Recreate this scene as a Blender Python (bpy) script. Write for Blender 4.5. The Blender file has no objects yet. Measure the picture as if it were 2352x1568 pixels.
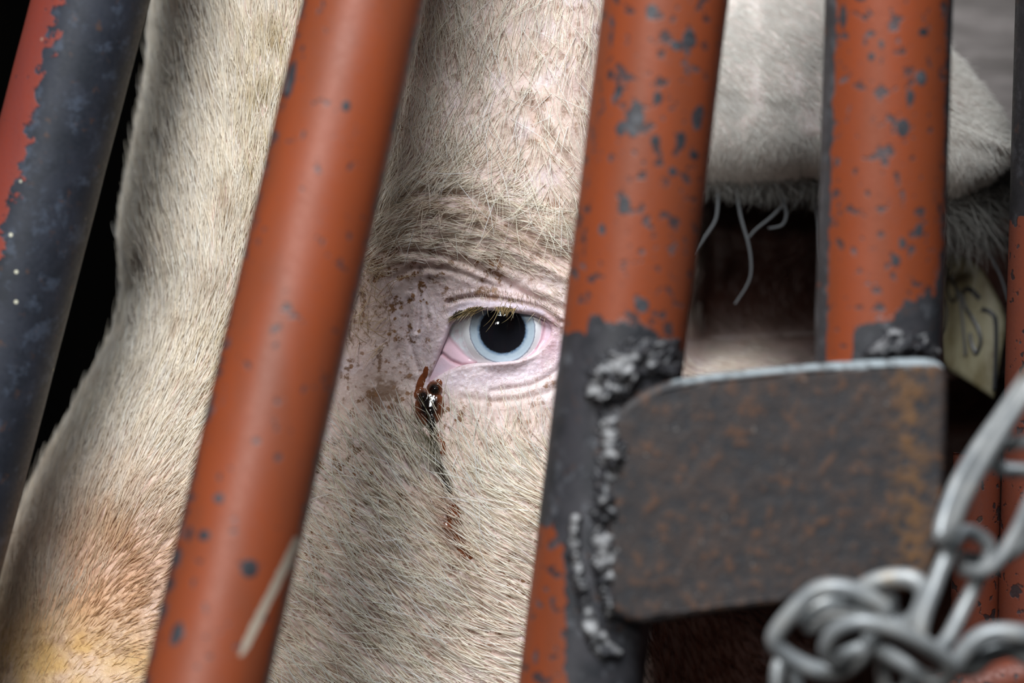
import bpy, math, random
import numpy as np
from mathutils import Vector
from mathutils.geometry import tessellate_polygon

scene = bpy.context.scene
COL = scene.collection
rng = np.random.default_rng(7)
random.seed(7)

# ------------------------------------------------------------------ camera, world, lights
EYE_H = 1.30                      # height of the eye and of the lens above the ground
DIST = 2.0
LENS = 164.0
FPX = 2352 * LENS / 36.0
S = DIST / FPX                    # metres covered by one unit of the layout grid at the eye

cam_d = bpy.data.cameras.new('camera')
cam = bpy.data.objects.new('camera', cam_d)
COL.objects.link(cam)
cam.location = (0, -DIST, EYE_H)
cam.rotation_euler = (math.pi / 2, 0, 0)
cam_d.lens = LENS
cam_d.sensor_width = 36
cam_d.clip_start = 0.05
cam_d.clip_end = 60
cam_d.dof.use_dof = True
cam_d.dof.focus_distance = DIST - 0.004
cam_d.dof.aperture_fstop = 3.4
scene.camera = cam

scene.view_settings.view_transform = 'Standard'
scene.view_settings.look = 'None'
scene.view_settings.gamma = 1
scene.view_settings.exposure = 0.0
scene.view_settings.use_curve_mapping = False

world = bpy.data.worlds.new('barn_air')
scene.world = world
world.use_nodes = True
wb = world.node_tree.nodes['Background']
wb.inputs[0].default_value = (0.75, 0.88, 1.0, 1)
wb.inputs[1].default_value = 0.035


def area(name, loc, target, w, h, power, color):
    d = bpy.data.lights.new(name, 'AREA')
    d.shape = 'RECTANGLE'
    d.size, d.size_y, d.energy, d.color = w, h, power, color
    o = bpy.data.objects.new(name, d)
    COL.objects.link(o)
    o.location = loc
    o.rotation_euler = (Vector(target) - Vector(loc)).to_track_quat('-Z', 'Y').to_euler()
    return o


area('open_side_daylight', (-0.13, -1.62, EYE_H + 2.0), (0, 0, EYE_H), 1.0, 0.9, 108, (0.92, 0.965, 1.0))
area('work_lamp', (-0.42, -1.75, EYE_H + 0.66), (0, 0, EYE_H), 0.20, 0.22, 7.0, (1, 0.98, 0.95))
area('work_lamp', (-0.72, -1.73, EYE_H + 0.63), (0, 0, EYE_H), 0.20, 0.22, 7.0, (1, 0.98, 0.95))


def P(px, py, y=0.0):
    k = (DIST + y) / FPX
    return np.array([(px - 1176) * k, y, EYE_H + (784 - py) * k])


# ------------------------------------------------------------------ helpers
def tag(o, label=None, cat=None, group=None, kind=None):
    if label: o['label'] = label
    if cat: o['category'] = cat
    if group: o['group'] = group
    if kind: o['kind'] = kind
    return o


def empty(name, loc):
    o = bpy.data.objects.new(name, None)
    COL.objects.link(o)
    o.location = loc
    o.empty_display_size = 0.02
    return o


def root_of(parent):
    v = np.zeros(3)
    while parent is not None:
        v += np.array(parent.location)
        parent = parent.parent
    return v


def mesh(name, V, Fc, mat, parent=None, smooth=True, attrs=None):
    V = np.asarray(V, dtype=float) - root_of(parent)
    me = bpy.data.meshes.new(name)
    if isinstance(Fc, np.ndarray):
        n, k = Fc.shape
        me.vertices.add(len(V))
        me.vertices.foreach_set('co', V.astype(np.float32).ravel())
        me.loops.add(n * k)
        me.loops.foreach_set('vertex_index', Fc.astype(np.int32).ravel())
        me.polygons.add(n)
        me.polygons.foreach_set('loop_start', np.arange(0, n * k, k, dtype=np.int32))
        me.update(calc_edges=True)
    else:
        me.from_pydata([tuple(v) for v in V], [], [tuple(int(i) for i in f) for f in Fc])
        me.update()
    me.validate()
    if smooth:
        me.polygons.foreach_set('use_smooth', [True] * len(me.polygons))
    for an, arr in (attrs or {}).items():
        arr = np.asarray(arr, dtype=np.float32)
        if arr.ndim == 1:
            a = me.attributes.new(an, 'FLOAT', 'POINT')
            a.data.foreach_set('value', arr)
        else:
            a = me.attributes.new(an, 'FLOAT_COLOR', 'POINT')
            a.data.foreach_set('color', arr.ravel())
    me.materials.append(mat)
    o = bpy.data.objects.new(name, me)
    COL.objects.link(o)
    if parent is not None:
        o.parent = parent
    return o


def grid_faces(nr, nc, wrap_c=False, wrap_r=False):
    r = np.arange(nr if wrap_r else nr - 1)
    c = np.arange(nc if wrap_c else nc - 1)
    R, C = np.meshgrid(r, c, indexing='ij')
    R2, C2 = (R + 1) % nr, (C + 1) % nc
    return np.stack([R * nc + C, R * nc + C2, R2 * nc + C2, R2 * nc + C], -1).reshape(-1, 4)


def catmull(pts, n, closed=False):
    pts = np.asarray(pts, float)
    m = len(pts)
    segs = m if closed else m - 1
    out = []
    for i in range(segs):
        if closed:
            p0, p1, p2, p3 = pts[(i - 1) % m], pts[i], pts[(i + 1) % m], pts[(i + 2) % m]
        else:
            p0, p1, p2, p3 = pts[max(i - 1, 0)], pts[i], pts[i + 1], pts[min(i + 2, m - 1)]
        for t in np.linspace(0, 1, n, endpoint=False):
            out.append(0.5 * ((2 * p1) + (-p0 + p2) * t + (2 * p0 - 5 * p1 + 4 * p2 - p3) * t * t + (-p0 + 3 * p1 - 3 * p2 + p3) * t ** 3))
    if not closed:
        out.append(pts[-1])
    return np.array(out)


def tube(path, rad, n=20, closed=False, lump=0.0, lumpfreq=300.0, seed=0.0, squash=None):
    """Rings swept along a path: (verts, faces)."""
    path = np.asarray(path, float)
    m = len(path)
    rad = np.broadcast_to(rad, (m,)).astype(float)
    if closed:
        tan = np.roll(path, -1, 0) - np.roll(path, 1, 0)
    else:
        tan = np.gradient(path, axis=0)
    tan /= np.linalg.norm(tan, axis=1, keepdims=True) + 1e-12
    up = np.array([0, 1.0, 0])
    a = up - tan * (tan @ up)[:, None]
    na = np.linalg.norm(a, axis=1, keepdims=True)
    alt = np.array([1.0, 0, 0.3])
    a = np.where(na < 0.15, alt - tan * (tan @ alt)[:, None], a)
    a /= np.linalg.norm(a, axis=1, keepdims=True)
    b = np.cross(tan, a)
    th = np.linspace(0, 2 * math.pi, n, endpoint=False)
    ca, sb = np.cos(th), np.sin(th)
    if squash is not None:
        ca = ca * squash
    rr = rad[:, None] * np.ones(n)[None]
    V = path[:, None] + a[:, None] * (rr * ca)[..., None] + b[:, None] * (rr * sb)[..., None]
    if lump:
        nz = (vnoise(V.reshape(-1, 3) * lumpfreq + seed) + 0.55 * vnoise(V.reshape(-1, 3) * lumpfreq * 2.3 + seed) + 0.3 * vnoise(V.reshape(-1, 3) * lumpfreq * 5 + seed)).reshape(m, n)
        V = V + (a[:, None] * ca[None, :, None] + b[:, None] * sb[None, :, None]) * (nz * lump * rad[:, None])[..., None]
    Fc = grid_faces(m, n, wrap_c=True, wrap_r=closed)
    V = V.reshape(-1, 3)
    if not closed:
        V = np.vstack([V, path[0], path[-1]])
        k = m * n
        q = [(j, k, k, (j + 1) % n) for j in range(n)]
        tri0 = np.array([[k, (j + 1) % n, j] for j in range(n)])
        tri1 = np.array([[k + 1, (m - 1) * n + j, (m - 1) * n + (j + 1) % n] for j in range(n)])
        return V, [tuple(f) for f in Fc] + [tuple(f) for f in tri0] + [tuple(f) for f in tri1]
    return V, [tuple(f) for f in Fc]


_perm = rng.random((64, 64, 64)) * 2 - 1


def vnoise(p):
    p = np.asarray(p, float)
    i = np.floor(p).astype(int)
    f = p - i
    f = f * f * (3 - 2 * f)
    out = 0
    for dx in (0, 1):
        for dy in (0, 1):
            for dz in (0, 1):
                w = (f[..., 0] if dx else 1 - f[..., 0]) * (f[..., 1] if dy else 1 - f[..., 1]) * (f[..., 2] if dz else 1 - f[..., 2])
                out = out + w * _perm[(i[..., 0] + dx) % 64, (i[..., 1] + dy) % 64, (i[..., 2] + dz) % 64]
    return out


def n2(px, py, sc, seed=0.0):
    return vnoise(np.stack([px / sc, py / sc, np.zeros_like(px) + seed + 0.5], -1))


def fbm(px, py, sc, seed=0.0, o=4):
    t, a = 0, 0
    for k in range(o):
        t = t + n2(px, py, sc / 2 ** k, seed + 7.3 * k) / 1.7 ** k
        a += 1 / 1.7 ** k
    return t / a


def sstep(a, b, x):
    t = np.clip((x - a) / (b - a), 0, 1)
    return t * t * (3 - 2 * t)


def polydist(px, py, pts, closed=False):
    d = np.full(np.shape(px), 1e9)
    n = len(pts)
    for i in range(n if closed else n - 1):
        ax, ay = pts[i]
        bx, by = pts[(i + 1) % n]
        vx, vy = bx - ax, by - ay
        t = np.clip(((px - ax) * vx + (py - ay) * vy) / (vx * vx + vy * vy + 1e-9), 0, 1)
        d = np.minimum(d, np.hypot(px - ax - t * vx, py - ay - t * vy))
    return d


def inside(px, py, pts):
    c = np.zeros(np.shape(px), bool)
    n = len(pts)
    for i in range(n):
        ax, ay = pts[i]
        bx, by = pts[(i + 1) % n]
        cond = ((ay > py) != (by > py)) & (px < (bx - ax) * (py - ay) / (by - ay + 1e-12) + ax)
        c ^= cond
    return c


def sdist(px, py, pts):
    """Signed distance to a closed outline, positive inside."""
    d = polydist(px, py, pts, True)
    return np.where(inside(px, py, pts), d, -d)


# ------------------------------------------------------------------ node helpers
class NT:
    def __init__(self, name):
        self.m = bpy.data.materials.new(name)
        self.m.use_nodes = True
        self.t = self.m.node_tree
        self.b = self.t.nodes['Principled BSDF']
        self.out = self.t.nodes['Material Output']

    def n(self, kind, **kw):
        x = self.t.nodes.new(kind)
        for k, v in kw.items():
            setattr(x, k, v)
        return x

    def l(self, a, b):
        self.t.links.new(a, b)

    def setin(self, sock, v):
        if isinstance(v, bpy.types.NodeSocket):
            self.l(v, sock)
        elif isinstance(v, (tuple, list)) and len(v) == 3 and sock.type == 'RGBA':
            sock.default_value = (*v, 1)
        else:
            sock.default_value = v

    def coord(self, scale=(1, 1, 1), off=(0, 0, 0)):
        tc = self.n('ShaderNodeTexCoord')
        mp = self.n('ShaderNodeMapping')
        mp.inputs['Scale'].default_value = scale
        mp.inputs['Location'].default_value = off
        self.l(tc.outputs['Object'], mp.inputs['Vector'])
        return mp.outputs[0]

    def noise(self, scale, detail=4, rough=0.55, vec=None, dist=0.0):
        x = self.n('ShaderNodeTexNoise')
        x.inputs['Scale'].default_value = scale
        x.inputs['Detail'].default_value = detail
        x.inputs['Roughness'].default_value = rough
        x.inputs['Distortion'].default_value = dist
        if vec is not None:
            self.l(vec, x.inputs['Vector'])
        return x.outputs['Fac']

    def vor(self, scale, vec=None, feature='F1', rnd=1.0):
        x = self.n('ShaderNodeTexVoronoi')
        x.feature = feature
        x.inputs['Scale'].default_value = scale
        x.inputs['Randomness'].default_value = rnd
        if vec is not None:
            self.l(vec, x.inputs['Vector'])
        return x.outputs['Distance']

    def math(self, op, a, b=0.0, c=None):
        x = self.n('ShaderNodeMath', operation=op)
        self.setin(x.inputs[0], a)
        self.setin(x.inputs[1], b)
        if c is not None:
            self.setin(x.inputs[2], c)
        return x.outputs[0]

    def step(self, v, a, b, lo=0.0, hi=1.0):
        x = self.n('ShaderNodeMapRange', interpolation_type='SMOOTHSTEP')
        self.setin(x.inputs['Value'], v)
        x.inputs['From Min'].default_value = a
        x.inputs['From Max'].default_value = b
        x.inputs['To Min'].default_value = lo
        x.inputs['To Max'].default_value = hi
        return x.outputs[0]

    def mix(self, f, a, b, mode='MIX'):
        x = self.n('ShaderNodeMix', data_type='RGBA', blend_type=mode)
        self.setin(x.inputs['Factor'], f)
        self.setin(x.inputs['A'], a) if False else None
        s = [i for i in x.inputs if i.type == 'RGBA']
        self.setin(s[0], a)
        self.setin(s[1], b)
        return [o for o in x.outputs if o.type == 'RGBA'][0]

    def attr(self, name, out='Color'):
        x = self.n('ShaderNodeAttribute', attribute_name=name)
        return x.outputs[out]

    def bump(self, h, strength=0.3, dist=0.001):
        x = self.n('ShaderNodeBump')
        x.inputs['Strength'].default_value = strength
        x.inputs['Distance'].default_value = dist
        self.l(h, x.inputs['Height'])
        self.l(x.outputs[0], self.b.inputs['Normal'])

    def set(self, **kw):
        for k, v in kw.items():
            self.setin(self.b.inputs[k.replace('_', ' ')], v)
        return self.m


# ------------------------------------------------------------------ materials
def mat_paint(name, seed, base=(0.235, 0.048, 0.014), chips=0.60, steel=(0.022, 0.023, 0.027), flecks=False, rough=0.42):
    t = NT(name)
    v = t.coord(off=(seed, seed * 1.7, seed * 0.6))
    wear_shade = t.attr('wear_shade', 'Fac')
    big = t.noise(60, 3, 0.6, v)
    fine = t.noise(210, 4, 0.6, v)
    fine2 = t.noise(520, 3, 0.6, v)
    # slow colour variation of the paint itself
    vstr = t.coord(scale=(40, 40, 9), off=(seed, 0, 0))
    slow = t.noise(1.0, 3, 0.6, vstr)
    col = t.mix(t.step(slow, 0.35, 0.7), base, (base[0] * 0.80, base[1] * 0.95, base[2] * 1.25))
    col = t.mix(t.step(fine2, 0.45, 0.75, 0, 0.35), col, (base[0] * 0.62, base[1] * 0.62, base[2] * 0.9))
    # round chips down to the steel and the large worn and edge-shaded areas
    chip = t.step(t.noise(165, 2.5, 0.55, v), chips, chips + 0.05)
    speck = t.step(fine, chips + 0.07, chips + 0.12)
    w = t.math('ADD', wear_shade, t.math('MULTIPLY', t.math('SUBTRACT', fine, 0.5), 0.9))
    w = t.math('ADD', w, t.math('MULTIPLY', t.math('SUBTRACT', big, 0.5), 0.7))
    worn = t.step(w, 0.47, 0.55)
    dark = t.math('MAXIMUM', worn, t.math('MULTIPLY', t.math('MAXIMUM', chip, speck), 0.88))
    st = t.mix(t.step(big, 0.35, 0.65), steel, (steel[0] * 1.9, steel[1] * 1.75, steel[2] * 1.7))
    st = t.mix(t.step(t.noise(95, 5, 0.7, v), 0.52, 0.66, 0, 0.75), st, (steel[0] * 4.5, steel[1] * 4.5, steel[2] * 4.3))
    rust = t.step(t.noise(150, 4, 0.65, v), 0.60, 0.72, 0, 0.6)
    st = t.mix(rust, st, (0.085, 0.040, 0.022))
    col = t.mix(dark, col, st)
    if flecks:
        fl = t.step(t.vor(75, v), 0.085, 0.055)
        keep = t.step(t.noise(22, 2, 0.5, v), 0.50, 0.55)
        col = t.mix(t.math('MULTIPLY', fl, keep), col, (0.60, 0.58, 0.45))
    pale = t.attr('pale', 'Fac')
    pl = t.step(t.math('ADD', pale, t.math('MULTIPLY', t.math('SUBTRACT', fine, 0.5), 0.8)), 0.45, 0.6)
    col = t.mix(pl, col, (0.40, 0.34, 0.27))
    rg = t.step(fine2, 0.3, 0.7, rough, rough + 0.14)
    h = t.math('SUBTRACT', t.math('MULTIPLY', fine2, 0.25), dark)
    t.bump(h, 0.35, 0.0006)
    t.b.inputs['Specular IOR Level'].default_value = 0.42
    return t.set(Base_Color=col, Roughness=rg, Metallic=0.0, IOR=1.5)


def mat_steel(name, seed=0.0):
    """Bare rusty plate."""
    t = NT(name)
    v = t.coord(off=(seed, seed, 0))
    a = t.noise(55, 6, 0.65, v)
    b = t.noise(190, 5, 0.65, v)
    c = t.noise(420, 3, 0.6, v)
    col = t.mix(t.step(a, 0.35, 0.65), (0.017, 0.014, 0.015), (0.033, 0.022, 0.019))
    col = t.mix(t.step(b, 0.53, 0.66, 0, 0.85), col, (0.085, 0.036, 0.016))
    col = t.mix(t.step(b, 0.46, 0.38, 0, 0.8), col, (0.012, 0.013, 0.017))
    col = t.mix(t.step(c, 0.66, 0.74, 0, 0.8), col, (0.17, 0.16, 0.15))
    st = t.attr('ochre', 'Fac')
    col = t.mix(t.math('MULTIPLY', st, t.step(b, 0.35, 0.6)), col, (0.115, 0.052, 0.014))
    ed = t.attr('bare', 'Fac')
    col = t.mix(t.math('MULTIPLY', ed, t.step(b, 0.28, 0.55)), col, (0.24, 0.28, 0.30))  # grey-blue tint paints a sky highlight onto the bare top edge
    t.bump(t.math('ADD', b, a), 0.5, 0.0011)
    return t.set(Base_Color=col, Roughness=0.62, Metallic=0.0)


def mat_weld():
    t = NT('weld_metal')
    v = t.coord()
    a = t.noise(150, 5, 0.6, v)
    b = t.noise(420, 4, 0.6, v)
    f = t.math('ADD', t.attr('clean', 'Fac'), t.math('MULTIPLY', t.math('SUBTRACT', a, 0.5), 1.3))
    col = t.mix(t.step(f, 0.25, 0.95), (0.022, 0.022, 0.026), (0.27, 0.27, 0.275))
    col = t.mix(t.step(b, 0.56, 0.70, 0, 0.6), col, (0.060, 0.042, 0.036))
    t.bump(t.math('ADD', a, b), 0.3, 0.0008)
    return t.set(Base_Color=col, Roughness=0.55)


def mat_chain():
    t = NT('galvanised_chain_metal')
    v = t.coord()
    a = t.noise(70, 4, 0.6, v)
    b = t.noise(300, 3, 0.6, v)
    col = t.mix(t.step(a, 0.35, 0.65), (0.20, 0.215, 0.225), (0.33, 0.34, 0.34))
    col = t.mix(t.step(a, 0.60, 0.72, 0, 0.6), col, (0.30, 0.22, 0.13))
    t.bump(b, 0.2, 0.0005)
    return t.set(Base_Color=col, Roughness=0.42, Metallic=0.25)


def mat_skin():
    t = NT('cow_skin')
    v = t.coord()
    base = t.attr('Col')
    dirt = t.attr('dirt', 'Fac')
    a = t.noise(95, 5, 0.6, v)
    b = t.noise(260, 5, 0.65, v)
    c = t.noise(700, 4, 0.6, v)
    col = t.mix(t.step(b, 0.35, 0.68, 0, 0.45), base, (0.80, 0.70, 0.68), 'MULTIPLY')
    col = t.mix(t.step(c, 0.52, 0.68, 0, 0.8), col, (1.20, 1.28, 1.34), 'MULTIPLY')
    d = t.math('MULTIPLY', dirt, t.step(t.math('ADD', b, t.math('MULTIPLY', a, 0.6)), 0.84, 0.97))
    col = t.mix(d, col, (0.20, 0.095, 0.040))
    vsp = t.vor(230, v)
    sp = t.math('MULTIPLY', t.step(t.math('ADD', vsp, t.math('MULTIPLY', t.math('SUBTRACT', c, 0.5), 0.5)), 0.27, 0.19), t.step(a, 0.44, 0.52))
    col = t.mix(t.math('MULTIPLY', sp, dirt), col, (0.26, 0.120, 0.050))
    h = t.math('ADD', t.math('MULTIPLY', b, 0.7), t.math('MULTIPLY', c, 0.6))
    t.bump(h, 0.55, 0.0007)
    wet = t.attr('wet', 'Fac')
    rg = t.step(wet, 0, 1, 0.55, 0.18)
    return t.set(Base_Color=col, Roughness=rg, Subsurface_Weight=0.12, Subsurface_Radius=(0.004, 0.0018, 0.0012), Subsurface_Scale=0.5)


def mat_hair(name, rough=0.5, spec=0.25):
    t = NT(name)
    c = t.attr('hair_color')
    hi = t.n('ShaderNodeHairInfo')
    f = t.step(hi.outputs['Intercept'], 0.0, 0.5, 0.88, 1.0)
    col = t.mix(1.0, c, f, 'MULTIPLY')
    t.set(Base_Color=col, Roughness=rough)
    t.b.inputs['Specular IOR Level'].default_value = spec
    tr = t.n('ShaderNodeBsdfTranslucent')
    t.l(col, tr.inputs['Color'])
    ms = t.n('ShaderNodeMixShader')
    ms.inputs[0].default_value = 0.25
    t.l(t.b.outputs[0], ms.inputs[1])
    t.l(tr.outputs[0], ms.inputs[2])
    t.l(ms.outputs[0], t.out.inputs['Surface'])
    return t.m


def mat_simple(name, col, rough=0.5, coat=0.0, **kw):
    t = NT(name)
    t.set(Base_Color=col, Roughness=rough)
    t.b.inputs['Coat Weight'].default_value = coat
    t.b.inputs['Coat Roughness'].default_value = 0.03
    return t.set(**kw)


M_SKIN = mat_skin()
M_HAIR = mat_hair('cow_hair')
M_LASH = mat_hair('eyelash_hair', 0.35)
M_WELD = mat_weld()
M_CHAIN = mat_chain()
M_PLATE = mat_steel('rusty_plate_metal', 3.0)

# ================================================================== THE COW
cow = empty('cow', P(1176, 1800, 0.12))
tag(cow, 'white-faced cow with a pale blue eye and red-brown neck looking out between the bars', 'cow')

# ---- outline of the forehead and nose bridge, row by row (layout units)
_sy = np.array([-900, -500, -250, 0, 200, 400, 560, 680, 780, 880, 1000, 1100, 1200, 1300, 1450, 1568, 1800, 2200, 2600], float)
_sx = np.array([560, 440, 372, 345, 330, 292, 272, 276, 248, 195, 128, 75, 25, -20, -75, -118, -200, -330, -430], float)
_yy = np.arange(-900, 2601, 5.0)
_xx = np.interp(_yy, _sy, _sx)
_k = np.hanning(35); _k /= _k.sum()
_xx = np.convolve(np.pad(_xx, 17, mode='edge'), _k, mode='valid')
_xx = (_xx - 1176) * 1.045 + 1176 + 12
W_ROUND = 500.0
D_ROUND = 0.105


def xL(py):
    return np.interp(py, _yy, _xx)


O_PTS = catmull([(984, 880), (993, 850), (1004, 824), (1013, 800), (1022, 777), (1030, 756), (1041, 735), (1062, 719), (1099, 710), (1147, 710),
                 (1194, 716), (1233, 725), (1262, 742), (1268, 764), (1254, 790), (1228, 814), (1192, 829), (1150, 834), (1110, 836), (1076, 839),
                 (1042, 848), (1010, 864)], 5, True)
O_LIST = [tuple(p) for p in O_PTS]
V_PTS = catmull([(1024, 735), (1030, 768), (1038, 786), (1056, 806), (1078, 824), (1100, 833), (1130, 836), (1180, 832), (1214, 814), (1236, 786), (1243, 752),
                 (1236, 715), (1200, 680), (1060, 680)], 4, True)
V_LIST = [tuple(p) for p in V_PTS]
EC = (1154.0, 758.0)
R_EYE = 0.0215
Y_EC = 0.0170


def ball_y(px, py, R=R_EYE):
    r = np.hypot(px - EC[0], py - EC[1]) * S
    r0 = 0.78 * R
    inner = Y_EC - np.sqrt(np.maximum(R * R - np.minimum(r, r0) ** 2, 1e-9))
    slope = r0 / math.sqrt(R * R - r0 * r0)
    over = np.maximum(r - r0, 0)
    return inner + slope * 0.0018 * (1 - np.exp(-over / 0.0018))


GROOVES = [  # polyline, width, depth (m)
    ([(930, 574), (1000, 580), (1067, 603), (1147, 640), (1210, 676), (1290, 712)], 9, 0.0014),
    ([(905, 640), (960, 615), (1040, 622), (1110, 648), (1180, 672), (1260, 690)], 7, 0.0007),
    ([(1030, 695), (1065, 684), (1100, 682), (1150, 687), (1200, 695), (1250, 709), (1290, 740)], 5, 0.0011),
    ([(966, 610), (962, 650), (964, 710), (958, 760)], 5, 0.0008),
    ([(938, 690), (934, 740), (945, 800), (960, 850)], 6, 0.0007),
    ([(985, 640), (975, 690), (985, 740)], 5, 0.0005),
    ([(1130, 898), (1178, 893), (1226, 882), (1270, 858), (1300, 830)], 6, 0.0006),
    ([(1060, 915), (1150, 922), (1240, 908), (1300, 880)], 7, 0.0005),
    ([(1205, 225), (1240, 290), (1290, 360), (1330, 430)], 12, 0.0022),
    ([(900, 470), (960, 440), (1040, 440), (1120, 470), (1180, 520), (1300, 600)], 16, 0.0022),
    ([(1020, 500), (1100, 520), (1180, 560), (1300, 622)], 8, 0.0012),
]


def smin(a, b, k):
    h = np.clip(0.5 + 0.5 * (b - a) / k, 0, 1)
    return b * (1 - h) + a * h - k * h * (1 - h)


def face_detail(px, py):
    """Displacement toward +y (away from the lens) of the side of the head, in metres."""
    Y = np.zeros(np.shape(px))
    # brow above the eye and the cheek below it
    Y -= 0.008 * np.exp(-((px - 1090) / 260) ** 2 - ((py - 500) / 120) ** 2)
    Y -= 0.007 * np.exp(-((px - 1060) / 230) ** 2 - ((py - 330) / 120) ** 2)
    Y += 0.006 * np.exp(-((px - 930) / 110) ** 2 - ((py - 760) / 150) ** 2)
    Y -= 0.006 * np.exp(-((px - 1050) / 260) ** 2 - ((py - 1180) / 230) ** 2)
    Y -= 0.004 * np.exp(-((px - 640) / 140) ** 2 - ((py - 1350) / 260) ** 2)
    # towards the temple and neck
    Y += 0.045 * sstep(1290, 1620, px)
    hollow = sstep(1480, 1640, px) * (1 - sstep(770, 905, py + 0.05 * (px - 1700)))
    Y += 0.085 * hollow
    Y += 0.060 * sstep(1850, 2120, px) * sstep(820, 1000, py)
    Y += 0.26 * sstep(1900, 2250, px) * (1 - sstep(340, 540, py))
    Y += 0.07 * sstep(1940, 2130, px) * sstep(400, 560, py)
    Y += 0.03 * sstep(1500, 1750, px) * sstep(1150, 1500, py)
    # soft waves of loose skin
    near = np.exp(-((px - 1120) / 420) ** 2 - ((py - 760) / 420) ** 2)
    Y += 0.0012 * near * fbm(px, py, 70, 3.0)
    Y += 0.0030 * fbm(px, py, 330, 9.0)
    # lids over the ball
    lid = ball_y(px, py, R_EYE + 0.0022) - 0.0006
    e = np.exp(-np.maximum(np.hypot((px - 1140) / 190, (py - 775) / 130) - 0.55, 0) ** 2 / 0.20)
    Y = Y * (1 - e) + e * smin(lid, 0.0004, 0.0030)
    for pts, w, d in GROOVES:
        m = (px > min(p[0] for p in pts) - 5 * w) & (px < max(p[0] for p in pts) + 5 * w) & (py > min(p[1] for p in pts) - 5 * w) & (py < max(p[1] for p in pts) + 5 * w)
        if m.any():
            sp = catmull(pts, 5)
            dd = polydist(px[m], py[m], [tuple(q) for q in sp])
            Y[m] += d * np.exp(-(dd / w) ** 2) - d * 0.4 * np.exp(-((dd - 2.2 * w) / (1.2 * w)) ** 2)
    # fine wrinkles round the lids
    Y += 0.0005 * np.exp(-((px - 1100) / 240) ** 2 - ((py - 760) / 200) ** 2) * fbm(px, py, 16, 21.0, 3)
    return Y


def eye_hole(px, py):
    out = np.zeros(np.shape(px))
    m = (px > 940) & (px < 1320) & (py > 640) & (py < 940)
    if m.any():
        d = sdist(px[m], py[m], O_LIST)
        rim = np.clip((d + 5) / 9.0, 0, 1)          # the lid edge rolls in
        out[m] = 0.0022 * rim ** 2 + 0.030 * sstep(2.5, 9, d)
    return out


def surf(c, py):
    """Point of the head for column parameter c and row py: (px, row, y). c < 0 runs round the front of the face to its far side."""
    xl = xL(py)
    th = np.clip(-c, 0, 2) * (math.pi / 2)
    px = np.where(c < 0, xl + W_ROUND * (1 - np.sin(th)), xl + W_ROUND + np.maximum(c, 0))
    y = np.where(c < 0, D_ROUND * (1 - np.cos(th)), 0.0)
    wgt = np.where(c < 0, np.maximum(np.cos(th), 0) ** 1.2, 1.0)
    return px, y, wgt


def surf_xyz(c, py, hole=False):
    px, y, w = surf(c, py)
    det = face_detail(px, py)
    Y = y + det * w
    if hole:
        Y = Y + eye_hole(px, py)
    X = (px - 1176) * S
    Z = EYE_H + (784 - py) * S
    # the layout is at unit depth: interior points follow the line of sight of their row only through their own depth
    k = 1 + np.clip(Y, -0.02, 0.16) / DIST
    return np.stack([np.where(c < 0, X, X * k), Y, EYE_H + (Z - EYE_H) * k], -1), px


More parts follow.
